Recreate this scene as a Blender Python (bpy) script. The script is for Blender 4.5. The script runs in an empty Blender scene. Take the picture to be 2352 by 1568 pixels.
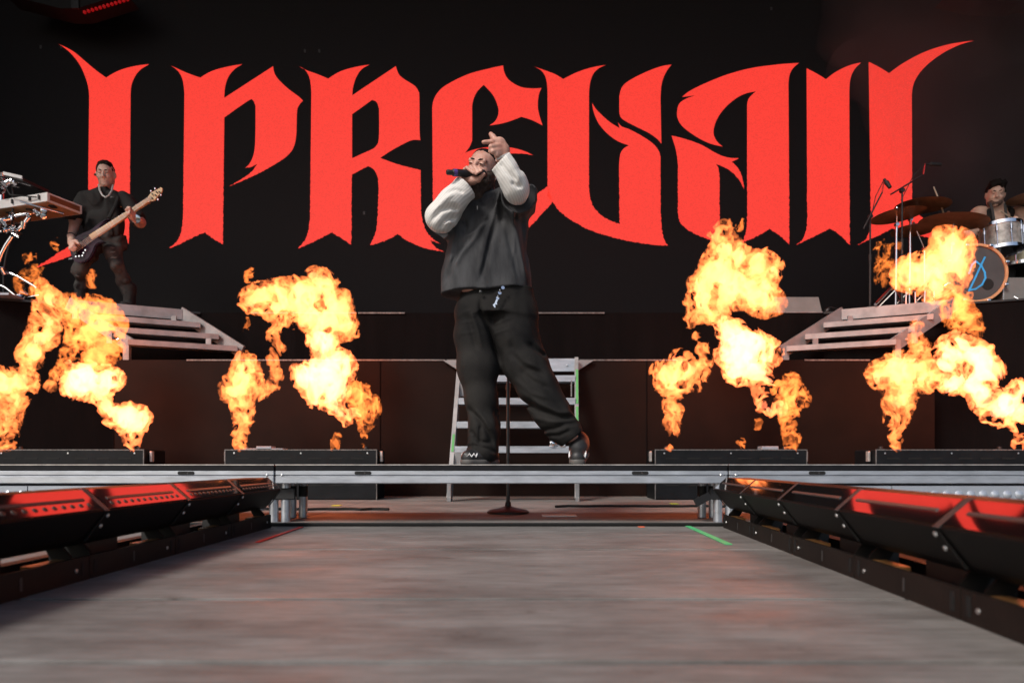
import bpy, bmesh, math, random
import numpy as np
from mathutils import Vector, Matrix

# ------------------------------------------------------------------ camera, sky, sun, exposure
scene = bpy.context.scene
C = scene.collection
FP, CX, HY, CAMZ = 1568.0, 1176.0, 1062.0, 0.31      # focal length and horizon in photo pixels (2352 wide), eye height
cam_d = bpy.data.cameras.new('camera')
cam = bpy.data.objects.new('camera', cam_d); C.objects.link(cam)
cam.location = (0, 0, CAMZ); cam.rotation_euler = (math.radians(90), 0, 0)
cam_d.sensor_width = 36.0; cam_d.lens = FP / 2352.0 * 36.0
cam_d.shift_y = (HY - 784.0) / 2352.0
cam_d.clip_start = 0.05; cam_d.clip_end = 400
cam_d.dof.use_dof = True; cam_d.dof.focus_distance = 3.9; cam_d.dof.aperture_fstop = 2.6
scene.camera = cam

world = bpy.data.worlds.new('World'); scene.world = world; world.use_nodes = True
wn = world.node_tree.nodes; wl = world.node_tree.links
bg = wn['Background']
sky = wn.new('ShaderNodeTexSky'); sky.sky_type = 'NISHITA'; sky.sun_disc = False
SUN_EL, SUN_AZ = math.radians(42), math.radians(-38)   # azimuth: behind the camera, to its left
sky.sun_elevation = SUN_EL; sky.sun_rotation = math.radians(180) - SUN_AZ
sky.air_density = 1.0; sky.dust_density = 3.0; sky.ozone_density = 1.0
wl.new(sky.outputs[0], bg.inputs[0]); bg.inputs[1].default_value = 0.07
sun_d = bpy.data.lights.new('sun', 'SUN'); sun = bpy.data.objects.new('sun', sun_d); C.objects.link(sun)
sun_d.energy = 1.5; sun_d.angle = math.radians(13); sun_d.color = (1.0, 0.95, 0.88)
sdir = Vector((math.sin(SUN_AZ) * math.cos(SUN_EL), -math.cos(SUN_AZ) * math.cos(SUN_EL), math.sin(SUN_EL)))  # towards the sun
sun.rotation_euler = sdir.to_track_quat('Z', 'Y').to_euler()
sun.location = sdir * 30
scene.view_settings.view_transform = 'Standard'; scene.view_settings.look = 'None'
scene.view_settings.gamma = 1.0; scene.view_settings.use_curve_mapping = False
scene.view_settings.exposure = 0.85
scene.cycles.use_denoising = True
scene.cycles.max_bounces = 8; scene.cycles.diffuse_bounces = 3; scene.cycles.glossy_bounces = 3
scene.cycles.volume_bounces = 0; scene.cycles.transparent_max_bounces = 128
scene.cycles.sample_clamp_indirect = 6.0

rng = random.Random(7)

# ------------------------------------------------------------------ helpers
def P(px, py, d):
    """the point of the place that the photo pixel (2352 wide) shows at distance d along the stage axis"""
    return np.array([(px - CX) * d / FP, d, CAMZ - (py - HY) * d / FP])
def PZ(px, d, z): return np.array([(px - CX) * d / FP, d, z])

def props(o, label=None, cat=None, group=None, kind=None):
    if label: o['label'] = label
    if cat: o['category'] = cat
    if group: o['group'] = group
    if kind: o['kind'] = kind
    return o
def empty(name, loc, label, cat, group=None):
    o = bpy.data.objects.new(name, None); C.objects.link(o); o.location = Vector([float(v) for v in loc])
    o.empty_display_size = 0.1
    return props(o, label, cat, group)
def base_of(o):
    v = Vector((0, 0, 0))
    while o is not None: v += o.location; o = o.parent
    return v
def copy_tree(o, parent=None):
    c = o.copy(); C.objects.link(c); c.parent = parent
    for ch in list(o.children): copy_tree(ch, c)
    return c

_mats = {}
def lin(r, g, b):
    f = lambda c: (c / 255 / 12.92) if c / 255 <= .04045 else ((c / 255 + .055) / 1.055) ** 2.4
    return (f(r), f(g), f(b), 1)
def mat(name, col, rough=.5, metal=0., var=.0, vs=4., st=(1, 1, 1), bump=0., bs=60., bst=(1, 1, 1), spec=.5, col2=None, emit=None, estr=0, sss=0, rvar=0., coat=0., sheen=0., wrinkle=0., ws=14., wst=(1, 1, .45), fine=0.):
    if name in _mats: return _mats[name]
    m = bpy.data.materials.new(name); m.use_nodes = True; _mats[name] = m
    N = m.node_tree.nodes; L = m.node_tree.links; b = N['Principled BSDF']
    b.inputs['Base Color'].default_value = (*col[:3], 1); b.inputs['Roughness'].default_value = rough
    b.inputs['Metallic'].default_value = metal; b.inputs['Specular IOR Level'].default_value = spec
    b.inputs['Coat Weight'].default_value = coat
    b.inputs['Sheen Weight'].default_value = sheen
    if sss: b.inputs['Subsurface Weight'].default_value = sss; b.inputs['Subsurface Radius'].default_value = (.01, .004, .002); b.inputs['Subsurface Scale'].default_value = 1
    if emit: b.inputs['Emission Color'].default_value = (*emit[:3], 1); b.inputs['Emission Strength'].default_value = estr
    tc = N.new('ShaderNodeTexCoord')
    def noise(scale, stretch, detail=6, rough_=.6):
        mp = N.new('ShaderNodeMapping'); mp.inputs['Scale'].default_value = stretch; L.new(tc.outputs['Object'], mp.inputs[0])
        n = N.new('ShaderNodeTexNoise'); n.inputs['Scale'].default_value = scale; n.inputs['Detail'].default_value = detail; n.inputs['Roughness'].default_value = rough_
        L.new(mp.outputs[0], n.inputs['Vector']); return n
    if var or col2:
        n = noise(vs, st)
        r = N.new('ShaderNodeValToRGB'); r.color_ramp.elements[0].position = .32; r.color_ramp.elements[1].position = .68
        c2 = col2 if col2 else [min(1, c * (1 + var)) for c in col[:3]]
        c1 = col if col2 else [c * (1 - var) for c in col[:3]]
        r.color_ramp.elements[0].color = (*c1[:3], 1); r.color_ramp.elements[1].color = (*c2[:3], 1)
        L.new(n.outputs['Fac'], r.inputs[0]); L.new(r.outputs[0], b.inputs['Base Color'])
        if rvar:
            mr = N.new('ShaderNodeMapRange'); mr.inputs[1].default_value = .3; mr.inputs[2].default_value = .7
            mr.inputs[3].default_value = max(0.02, rough - rvar); mr.inputs[4].default_value = min(1, rough + rvar)
            n2 = noise(vs * 1.7, st); L.new(n2.outputs['Fac'], mr.inputs[0]); L.new(mr.outputs[0], b.inputs['Roughness'])
    if bump:
        n = noise(bs, bst, 5)
        bp = N.new('ShaderNodeBump'); bp.inputs['Strength'].default_value = bump; bp.inputs['Distance'].default_value = .01
        L.new(n.outputs['Fac'], bp.inputs['Height']); L.new(bp.outputs[0], b.inputs['Normal'])
        if wrinkle:                                     # soft cloth creases under the weave
            n2 = noise(ws, wst, 3, .45); n2.noise_type = 'RIDGED_MULTIFRACTAL'
            b2 = N.new('ShaderNodeBump'); b2.inputs['Strength'].default_value = wrinkle; b2.inputs['Distance'].default_value = .02
            L.new(n2.outputs['Fac'], b2.inputs['Height']); L.new(b2.outputs[0], bp.inputs['Normal'])
    return m

def add_obj(name, me, m, parent=None, smooth=False, ang=None):
    o = bpy.data.objects.new(name, me); C.objects.link(o)
    if m: me.materials.append(m)
    if smooth: me.shade_smooth()
    if parent is not None: o.parent = parent
    return o
class MB:
    def __init__(s): s.v = []; s.f = []; s.sm = []
    def add(s, vs, fs, smooth=False):
        k = len(s.v); s.v += [tuple(float(c) for c in v) for v in vs]
        for f in fs: s.f.append([i + k for i in f]); s.sm.append(smooth)
        return s
    def box(s, lo, hi):
        x0, y0, z0 = lo; x1, y1, z1 = hi
        return s.add([(x0, y0, z0), (x1, y0, z0), (x1, y1, z0), (x0, y1, z0), (x0, y0, z1), (x1, y0, z1), (x1, y1, z1), (x0, y1, z1)],
                     [(0, 3, 2, 1), (4, 5, 6, 7), (0, 1, 5, 4), (1, 2, 6, 5), (2, 3, 7, 6), (3, 0, 4, 7)])
    def cbox(s, lo, hi, b=.004):
        """box with chamfered edges"""
        lo = np.array(lo, float); hi = np.array(hi, float)
        b = min(b, *(abs(hi - lo) * .45)); bm = bmesh.new()
        bmesh.ops.create_cube(bm, size=1)
        for v in bm.verts:
            for i in range(3): v.co[i] = lo[i] if v.co[i] < 0 else hi[i]
        bmesh.ops.bevel(bm, geom=bm.edges[:], offset=b, segments=1, affect='EDGES')
        bm.verts.index_update()
        s.add([v.co[:] for v in bm.verts], [[v.index for v in f.verts] for f in bm.faces]); bm.free(); return s
    def obox(s, a, b, w, h, up=(0, 0, 1)):
        """beam from a to b, w across, h along up"""
        a = Vector(a); b = Vector(b); t = (b - a).normalized(); u = Vector(up); r = t.cross(u).normalized(); u = r.cross(t).normalized()
        vs = [p + r * (sx * w / 2) + u * (sy * h / 2) for p in (a, b) for sx, sy in ((-1, -1), (1, -1), (1, 1), (-1, 1))]
        return s.add(vs, [(3, 2, 1, 0), (4, 5, 6, 7), (0, 1, 5, 4), (1, 2, 6, 5), (2, 3, 7, 6), (3, 0, 4, 7)])
    def prism(s, poly, d, ax=1, at=0):
        """polygon in the plane normal to ax, pushed out by d from at"""
        n = len(poly); vs = []
        for k in (at, at + d):
            for p, q in poly:
                v = [0, 0, 0]; v[ax] = k; o = [i for i in range(3) if i != ax]; v[o[0]] = p; v[o[1]] = q; vs.append(v)
        fs = [list(range(n))[::-1], [n + i for i in range(n)]] + [(i, (i + 1) % n, n + (i + 1) % n, n + i) for i in range(n)]
        return s.add(vs, fs)
    def tube(s, pts, r, n=10, cap=True):
        pts = [Vector([float(c) for c in p]) for p in pts]; rs = r if isinstance(r, (list, tuple)) else [r] * len(pts)
        k = len(pts); vs = []; fs = []; prev = None
        for i, p in enumerate(pts):
            t = (pts[min(i + 1, k - 1)] - pts[max(i - 1, 0)]).normalized()
            if prev is None: a = t.orthogonal().normalized()
            else: a = (prev - t * prev.dot(t)).normalized()
            prev = a; b = t.cross(a)
            for j in range(n):
                q = 2 * math.pi * j / n; vs.append(p + (a * math.cos(q) + b * math.sin(q)) * rs[i])
        for i in range(k - 1):
            for j in range(n): fs.append((i * n + j, i * n + (j + 1) % n, (i + 1) * n + (j + 1) % n, (i + 1) * n + j))
        if cap: fs += [list(range(n))[::-1], [(k - 1) * n + j for j in range(n)]]
        return s.add(vs, fs, True)
    def lathe(s, prof, c, axis=(0, 0, 1), n=24):
        """profile [(r, h)] turned round axis through c"""
        ax = Vector(axis).normalized(); a = ax.orthogonal().normalized(); b = ax.cross(a); c = Vector([float(q) for q in c]); vs = []; fs = []
        for r, h in prof:
            for j in range(n):
                q = 2 * math.pi * j / n; vs.append(c + ax * h + (a * math.cos(q) + b * math.sin(q)) * r)
        for i in range(len(prof) - 1):
            for j in range(n): fs.append((i * n + j, i * n + (j + 1) % n, (i + 1) * n + (j + 1) % n, (i + 1) * n + j))
        fs += [list(range(n))[::-1], [(len(prof) - 1) * n + j for j in range(n)]]
        return s.add(vs, fs, True)
    def build(s, name, m, parent=None):
        L = base_of(parent)
        me = bpy.data.meshes.new(name); me.from_pydata([(v[0] - L.x, v[1] - L.y, v[2] - L.z) for v in s.v], [], s.f)
        me.polygons.foreach_set('use_smooth', s.sm)
        me.update()
        bm = bmesh.new(); bm.from_mesh(me); bmesh.ops.recalc_face_normals(bm, faces=bm.faces)
        if any(s.sm):
            for e in bm.edges:
                if len(e.link_faces) == 2 and e.calc_face_angle(0) > .7: e.smooth = False
        bm.to_mesh(me); bm.free()
        return add_obj(name, me, m, parent)

# ---- distance fields on a grid, meshed with surface nets
class SDF:
    def __init__(s, lo, hi, h):
        s.h = h; lo = np.array(lo, float); hi = np.array(hi, float)
        n = np.ceil((hi - lo) / h).astype(int) + 1
        s.lo = lo; s.ax = [(lo[i] + np.arange(n[i]) * h).astype(np.float32) for i in range(3)]
        s.F = np.full(n, .6, np.float32)
    def sl(s, lo, hi):
        out = []
        for i in range(3):
            a = max(0, int((lo[i] - s.lo[i]) / s.h)); b = min(len(s.ax[i]), int((hi[i] - s.lo[i]) / s.h) + 2)
            if b <= a: return None
            out.append(slice(a, b))
        return tuple(out)
    def xyz(s, sl=None):
        sl = sl or (slice(None),) * 3
        return s.ax[0][sl[0]][:, None, None], s.ax[1][sl[1]][None, :, None], s.ax[2][sl[2]][None, None, :]
    def _mix(s, sl, d, k, op):
        f = s.F[sl]
        if op == 'sub': f = -f
        h = np.maximum(k - np.abs(f - d), 0) / max(k, 1e-6)
        g = np.minimum(f, d) - h * h * k * .25
        s.F[sl] = -g if op == 'sub' else g
    def cap(s, a, b, ra, rb=None, k=.02, op='add', sc=(1, 1, 1)):
        rb = ra if rb is None else rb; a = np.array(a, float); b = np.array(b, float); R = max(ra, rb) * max(sc) + k + 3 * s.h
        sl = s.sl(np.minimum(a, b) - R, np.maximum(a, b) + R)
        if sl is None: return s
        X, Y, Z = s.xyz(sl); sc = np.array(sc, float); A = a / sc; D = b / sc - A; q = float(D @ D) + 1e-12
        x, y, z = X / sc[0] - A[0], Y / sc[1] - A[1], Z / sc[2] - A[2]
        t = np.clip((x * D[0] + y * D[1] + z * D[2]) / q, 0, 1)
        d = np.sqrt((x - t * D[0]) ** 2 + (y - t * D[1]) ** 2 + (z - t * D[2]) ** 2) - (ra + (rb - ra) * t)
        s._mix(sl, (d * min(sc)).astype(np.float32), k, op); return s
    def ell(s, c, r, R=None, k=.02, op='add'):
        c = np.array(c, float); r = np.array(r, float); m = r.max() + k + 3 * s.h
        sl = s.sl(c - m, c + m)
        if sl is None: return s
        X, Y, Z = s.xyz(sl); x, y, z = X - c[0], Y - c[1], Z - c[2]
        if R is not None:
            R = np.array(R, float)                      # columns: local axes
            x, y, z = (R[0, i] * x + R[1, i] * y + R[2, i] * z for i in range(3))
        k0 = np.sqrt((x / r[0]) ** 2 + (y / r[1]) ** 2 + (z / r[2]) ** 2)
        k1 = np.sqrt((x / r[0] ** 2) ** 2 + (y / r[1] ** 2) ** 2 + (z / r[2] ** 2) ** 2) + 1e-9
        s._mix(sl, (k0 * (k0 - 1) / k1).astype(np.float32), k, op); return s
    def chain(s, pts, rs, k=.02, sc=(1, 1, 1)):
        for i in range(len(pts) - 1): s.cap(pts[i], pts[i + 1], rs[i], rs[i + 1], k, 'add', sc)
        return s
    def mesh(s, name, m, parent=None, smooth=True):
        F = s.F; F[0] = F[-1] = 1; F[:, 0] = F[:, -1] = 1; F[:, :, 0] = F[:, :, -1] = 1
        S = F < 0; n = F.shape
        cnt = np.zeros([q - 1 for q in n], np.int8)
        cor = [(i, j, k) for i in (0, 1) for j in (0, 1) for k in (0, 1)]
        for i, j, k in cor: cnt += S[i:n[0] - 1 + i, j:n[1] - 1 + j, k:n[2] - 1 + k]
        I = np.argwhere((cnt > 0) & (cnt < 8))
        idx = np.full(cnt.shape, -1, np.int32); idx[tuple(I.T)] = np.arange(len(I))
        acc = np.zeros((len(I), 3)); num = np.zeros(len(I))
        val = {c: F[I[:, 0] + c[0], I[:, 1] + c[1], I[:, 2] + c[2]] for c in cor}
        for c in cor:
            for a in range(3):
                if c[a]: continue
                e = list(c); e[a] = 1; e = tuple(e); u, v = val[c], val[e]; w = (u < 0) != (v < 0)
                t = np.where(w, u / np.where(w, u - v, 1), 0)
                p = np.tile(np.array(c, float), (len(I), 1)); p[:, a] = t
                acc[w] += p[w]; num += w
        V = (I + acc / num[:, None]) * s.h + s.lo
        Q = []
        for a in range(3):
            b, c = (a + 1) % 3, (a + 2) % 3
            s0 = [slice(None)] * 3; s1 = [slice(None)] * 3; s0[a] = slice(0, -1); s1[a] = slice(1, None)
            A, B = S[tuple(s0)], S[tuple(s1)]
            E = np.argwhere(A != B); ins = A[tuple(E.T)]
            ok = (E[:, b] > 0) & (E[:, c] > 0) & (E[:, b] < n[b] - 1) & (E[:, c] < n[c] - 1); E = E[ok]; ins = ins[ok]
            def at(db, dc):
                G = E.copy(); G[:, b] += db; G[:, c] += dc; return idx[tuple(G.T)]
            q = np.stack([at(-1, -1), at(0, -1), at(0, 0), at(-1, 0)], 1)
            q[~ins] = q[~ins][:, ::-1]; Q.append(q)
        Q = np.concatenate(Q); L = base_of(parent)
        me = bpy.data.meshes.new(name); V = V - np.array(L)
        me.vertices.add(len(V)); me.vertices.foreach_set('co', V.astype(np.float32).ravel())
        me.loops.add(len(Q) * 4); me.loops.foreach_set('vertex_index', Q.astype(np.int32).ravel())
        me.polygons.add(len(Q)); me.polygons.foreach_set('loop_start', np.arange(len(Q), dtype=np.int32) * 4)
        me.update(calc_edges=True); me.validate()
        return add_obj(name, me, m, parent, smooth)

def vnoise(x, y, z, seed):
    """smooth value noise, -1..1, on broadcastable arrays"""
    r = np.random.RandomState(seed).rand(32, 32, 32).astype(np.float32) * 2 - 1
    x, y, z = np.broadcast_arrays(x, y, z)
    xi, yi, zi = (np.floor(q).astype(np.int32) for q in (x, y, z))
    fx, fy, fz = (q - i for q, i in ((x, xi), (y, yi), (z, zi)))
    fx, fy, fz = (f * f * (3 - 2 * f) for f in (fx, fy, fz))
    xi &= 31; yi &= 31; zi &= 31; X, Y, Z = (xi + 1) & 31, (yi + 1) & 31, (zi + 1) & 31
    a = r[xi, yi, zi] * (1 - fx) + r[X, yi, zi] * fx; b = r[xi, Y, zi] * (1 - fx) + r[X, Y, zi] * fx
    c = r[xi, yi, Z] * (1 - fx) + r[X, yi, Z] * fx; d = r[xi, Y, Z] * (1 - fx) + r[X, Y, Z] * fx
    a = a * (1 - fy) + b * fy; c = c * (1 - fy) + d * fy
    return (a * (1 - fz) + c * fz).astype(np.float32)
# ------------------------------------------------------------------ materials
M = dict(
    floor=None,
    floor_dark=mat('floor_under', (.02, .018, .017), .8),
    alu=mat('aluminium', (.50, .53, .58), .42, .75, var=.16, vs=9, st=(.6, 3, 3), bump=.05, bs=120, rvar=.1),
    alu_dull=mat('aluminium_dull', (.27, .265, .27), .5, .45, var=.22, vs=7, bump=.06, bs=90, rvar=.12),
    alu_edge=mat('aluminium_edge', (.62, .58, .56), .38, .6, var=.3, vs=14),
    board=mat('deck_board', (.008, .008, .010), .6, var=.4, vs=12, bump=.15, bs=160, spec=.2),
    black=mat('black_paint', (.008, .0075, .0075), .5, var=.35, vs=8, bump=.06, bs=150),
    box=mat('flame_box_paint', (.0075, .008, .0095), .5, var=.35, vs=7, st=(1, 1, 2), bump=.08, bs=120, spec=.2),
    slot=mat('slot_black', (.004, .004, .004), .8),
    cloth=mat('riser_cloth', (.0042, .0032, .0034), .9, var=.25, vs=3, st=(2, 2, .4), bump=.25, bs=24, bst=(2, 2, .3), spec=.08),
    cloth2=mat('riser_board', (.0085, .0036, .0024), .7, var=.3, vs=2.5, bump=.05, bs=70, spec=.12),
    screen=mat('screen_face', (.0155, .0135, .0142), .6, var=.45, vs=90, st=(1, 1, 1), spec=.14),
    bar=mat('bar_housing', (.0055, .0046, .0042), .48, var=.3, vs=9, bump=.05, bs=90, spec=.15),
    bar_base=mat('bar_base', (.013, .0085, .007), .52, var=.3, vs=9, bump=.06, bs=70, spec=.2),
    window=mat('bar_window', (.74, .72, .70), .045, 1.0),
    tube=mat('strobe_tube', (.055, .05, .05), .4, .2),
    led=mat('led_cell', (.06, .035, .028), .4),
    bolt=mat('bolt_steel', (.65, .66, .66), .3, .9),
    grey_fix=mat('grey_fixture', (.36, .39, .44), .45, .35, var=.1, vs=6),
    grey_lens=mat('grey_lens', (.45, .48, .53), .18, .5),
    steel=mat('steel_leg', (.52, .55, .60), .36, .8, var=.25, vs=14, rvar=.1),
    darkmetal=mat('dark_metal', (.03, .03, .031), .4, .5, var=.3, vs=20),
    chrome=mat('chrome', (.80, .81, .84), .14, 1.0),
    gaffer=mat('gaffer_tape', (.010, .010, .011), .6),
    grey_box=mat('grey_slab', (.17, .165, .16), .6, var=.12, vs=5),
    trim=mat('worn_trim', (.16, .145, .14), .5, .4, var=.5, vs=16, st=(3, 1, 1)),
    white=mat('white_paint', (.74, .73, .72), .5, var=.08, vs=10),
)
def floor_mat():
    # weathered ply: fine grain along the boards, blotchy wear, scuffs and pale scratches
    m = bpy.data.materials.new('floor_ply'); m.use_nodes = True; N = m.node_tree.nodes; L = m.node_tree.links; b = N['Principled BSDF']; tc = N.new('ShaderNodeTexCoord')
    def nz(scale, st, detail, r=.65, t='FBM'):
        mp = N.new('ShaderNodeMapping'); mp.inputs['Scale'].default_value = st; L.new(tc.outputs['Object'], mp.inputs[0]); n = N.new('ShaderNodeTexNoise'); n.noise_type = t
        n.inputs['Scale'].default_value = scale; n.inputs['Detail'].default_value = detail; n.inputs['Roughness'].default_value = r; L.new(mp.outputs[0], n.inputs['Vector']); return n
    def ramp(n, p0, c0, p1, c1):
        r = N.new('ShaderNodeValToRGB'); e = r.color_ramp.elements; e[0].position, e[0].color, e[1].position, e[1].color = p0, c0, p1, c1; L.new(n.outputs['Fac'], r.inputs[0]); return r
    def mul(a, c, t='MULTIPLY', f=1.):
        x = N.new('ShaderNodeMix'); x.data_type = 'RGBA'; x.blend_type = t; x.inputs[0].default_value = f; L.new(a, x.inputs[6]); L.new(c, x.inputs[7]); return x.outputs[2]
    base = ramp(nz(2.2, (.8, 1.6, 1), 9, .7), .34, (.130, .118, .112, 1), .66, (.265, .252, .244, 1)).outputs[0]
    grain = ramp(nz(16, (.35, 5, 1), 5), .3, (.62, .60, .58, 1), .62, (1.06, 1.06, 1.06, 1)).outputs[0]
    scuff = ramp(nz(5.5, (1, 1, 1), 8, .75), .60, (1, 1, 1, 1), .70, (.50, .46, .43, 1)).outputs[0]
    pale = ramp(nz(9, (.5, 2.5, 1), 6, .8), .66, (0, 0, 0, 1), .76, (.16, .155, .15, 1)).outputs[0]
    c = mul(mul(mul(base, grain), scuff), pale, 'ADD', .5); L.new(c, b.inputs['Base Color'])
    rr = N.new('ShaderNodeMapRange'); rr.inputs[1].default_value = .3; rr.inputs[2].default_value = .7; rr.inputs[3].default_value = .46; rr.inputs[4].default_value = .78
    L.new(nz(3.1, (.8, 1.5, 1), 7).outputs['Fac'], rr.inputs[0]); L.new(rr.outputs[0], b.inputs['Roughness']); b.inputs['Specular IOR Level'].default_value = .5
    bp = N.new('ShaderNodeBump'); bp.inputs['Strength'].default_value = .22; bp.inputs['Distance'].default_value = .008; L.new(nz(22, (.5, 3, 1), 6).outputs['Fac'], bp.inputs['Height']); L.new(bp.outputs[0], b.inputs['Normal'])
    return m
M['floor'] = floor_mat()
def emis(name, col, s):
    m = bpy.data.materials.new(name); m.use_nodes = True; N = m.node_tree.nodes; L = m.node_tree.links; b = N['Principled BSDF']
    b.inputs['Base Color'].default_value = (.02, .01, .01, 1); b.inputs['Roughness'].default_value = .55
    tc = N.new('ShaderNodeTexCoord'); n = N.new('ShaderNodeTexNoise'); n.inputs['Scale'].default_value = 75; n.inputs['Detail'].default_value = 3
    L.new(tc.outputs['Object'], n.inputs['Vector'])
    mr = N.new('ShaderNodeMapRange'); mr.inputs[3].default_value = s * .55; mr.inputs[4].default_value = s * 1.45
    L.new(n.outputs['Fac'], mr.inputs[0]); L.new(mr.outputs[0], b.inputs['Emission Strength'])
    b.inputs['Emission Color'].default_value = (*col, 1); return m
RED = emis('screen_red', (.955, .046, .030), .56)

# ------------------------------------------------------------------ stage floor
fl = MB().box((-14, -6, -.12), (14, 12, -.012)).build('stage_floor', M['floor_dark']); props(fl, 'grey brown plywood stage floor', 'floor', kind='structure')
rows = [(-6, .57), (.57, 1.06), (1.06, 1.55), (1.55, 2.44), (2.44, 3.325)]
for a, b in rows: MB().cbox((-6.5, a + .012, -.011), (6.5, b - .012, 0), .0008).build('floor_panel', M['floor'], fl)
for a, b in ((3.36, 4.70), (4.70, 5.90), (5.90, 6.6)):
    for x0, x1 in ((-6.5, -3.54), (-3.54, -1.18), (-1.18, 1.18), (1.18, 3.54), (3.54, 6.5)):
        MB().cbox((x0 + .003, a + .003, -.011), (x1 - .003, b - .003, -.001), .0008).build('floor_panel', M['floor'], fl)
rf = MB().box((-9.5, 1.6, 8.8), (9.5, 11, 9.1)).build('roof', M['black']); props(rf, 'black stage roof', 'roof', kind='structure')
for x in (-9.5, 9.2):
    w = MB().box((x, 3.5, 0), (x + .3, 11, 8.8)).build('side_wall', M['cloth']); props(w, 'black side drape of the stage', 'wall', kind='structure')

# ------------------------------------------------------------------ risers
def slab(name, poly, z0, z1, m, label, cat='riser'):
    xs = np.mean(poly, 0); r = empty(name, (xs[0], xs[1], z0), label, cat)
    MB().prism(poly, z1 - z0, 2, z0).build('riser_body', m, r); return r
ZU, ZM = 1.85, 1.258
up = slab('upper_riser', [(-7.5, 5.43), (-3.2, 7.02), (3.2, 7.02), (7.5, 5.43), (7.5, 8.9), (-7.5, 8.9)], 0, ZU, M['cloth'], 'tall black riser that carries the bass player and the drum kit')
for a, b in (((-7.5, 5.42), (-3.2, 7.01)), ((3.2, 7.01), (7.5, 5.42))):
    MB().obox((*a, ZU - .006), (*b, ZU - .006), .012, .018).build('edge_trim', M['darkmetal'], up)
for x0, x1 in ((-2.68, -2.3), (-2.25, -1.6), (-1.58, -1.1), (.25, .95)):
    MB().box((x0, 7.005, ZU - .012), (x1, 7.022, ZU + .002)).build('edge_trim', M['trim'], up)
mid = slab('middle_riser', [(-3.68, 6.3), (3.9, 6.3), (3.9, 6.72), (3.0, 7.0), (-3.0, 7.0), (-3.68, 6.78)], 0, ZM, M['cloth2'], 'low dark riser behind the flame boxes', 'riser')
for x0, x1 in ((-3.0, -.62), (-.60, -.45), (.62, 1.55), (2.7, 3.3)):
    MB().box((x0, 6.292, ZM - .010), (x1, 6.31, ZM + .003)).build('edge_trim', M['trim'], mid)
for x in (-3.68, -1.22, 1.24): MB().box((x, 6.294, .0), (x + .008, 6.303, ZM - .012)).build('seam_strip', M['cloth'], mid)

# ------------------------------------------------------------------ screen with the lettering
DS = 9.0
scr = empty('led_screen', (0, DS, 1.9), 'huge black video wall showing red blackletter band name', 'screen')
MB().box((-9, DS, 1.855), (9, DS + .2, 8.75)).build('screen_face', M['screen'], scr)
def curve_pts(loop):
    """loop of (x, y) smooth or (x, y, 1) corner points; smooth runs become Catmull-Rom"""
    n = len(loop); out = []
    for i in range(n):
        p0, p1, p2, p3 = loop[i - 1], loop[i], loop[(i + 1) % n], loop[(i + 2) % n]
        a, b = np.array(p1[:2], float), np.array(p2[:2], float)
        c1, c2 = len(p1) > 2, len(p2) > 2
        k = max(2, int(np.linalg.norm(b - a) / 5))
        m1 = (b - np.array(p0[:2])) / 2 if not c1 else (b - a); m2 = (np.array(p3[:2]) - a) / 2 if not c2 else (b - a)
        if c1 and not c2: m1 = (b - a) * 1.5 - m2 / 2
        if c2 and not c1: m2 = (b - a) * 1.5 - m1 / 2
        for j in range(k):
            t = j / k; h = (2 * t**3 - 3 * t**2 + 1, t**3 - 2 * t**2 + t, -2 * t**3 + 3 * t**2, t**3 - t**2)
            out.append(h[0] * a + h[1] * m1 + h[2] * b + h[3] * m2)
    return out
def letter(loops, ox):
    cu = bpy.data.curves.new('letter', 'CURVE'); cu.dimensions = '2D'; cu.fill_mode = 'BOTH'
    for lp in loops:
        pts = curve_pts(lp); sp = cu.splines.new('POLY'); sp.points.add(len(pts) - 1); sp.use_cyclic_u = True
        for k, (x, y) in enumerate(pts):
            j = 2.2 * min(1, max(0, (y - 520) / 300))
            x += rng.uniform(-j, j); y += rng.uniform(-j, j)
            w = P(61.25 + (x + ox) * .49479, 61.25 + y * .49479, DS)
            sp.points[k].co = (w[0], w[2], 0, 1)
    t = bpy.data.objects.new('tmp', cu); C.objects.link(t)
    me = bpy.data.meshes.new_from_object(t.evaluated_get(bpy.context.evaluated_depsgraph_get()))
    bpy.data.objects.remove(t)
    co = np.empty(len(me.vertices) * 3); me.vertices.foreach_get('co', co); co = co.reshape(-1, 3)
    L = base_of(scr); new = np.stack([co[:, 0] - L.x, np.full(len(co), DS - .004 - L.y), co[:, 1] - L.z], 1)
    me.vertices.foreach_set('co', new.astype(np.float32).ravel()); me.materials.clear(); me.name = 'letter'
    return add_obj('letter', me, RED, scr)
letter([[(150,83,1),(200,120),(245,175),(273,235),(288,290),(291,340,1),(285,880,1),(275,950),(240,1000),(189,1026),(110,1075),(38,1122,1),(110,1098),(204,1065),(300,1012),(395,955,1),(440,983),(475,1008,1),(480,760,1),(483,320,1),(487,275),(500,240),(525,205),(570,176,1),(500,185),(430,205),(370,238,1),(320,202),(270,160),(215,115)]], 0)
letter([[(670,182,1),(705,210),(725,250),(733,310,1),(727,880,1),(718,950),(700,993),(663,1028,1),(700,1015),(760,985),(828,955,1),(868,985),(911,1009,1),(918,423,1),(1028,346),(1050,342),(1063,370,1),(1062,520),(1055,590),(1038,632),(1015,656,1),(1042,652),(1070,638,1),(1050,668),(1015,697),(940,742,1),(1050,695),(1150,642),(1210,600),(1240,560),(1252,500),(1255,400),(1264,368),(1283,345,1),(1262,325),(1215,290),(1168,245),(1150,215),(1145,185,1),(918,332,1),(922,280),(937,235),(965,200),(1002,176,1),(930,188),(860,208),(807,238,1),(760,222),(715,203)]], 0)
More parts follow.
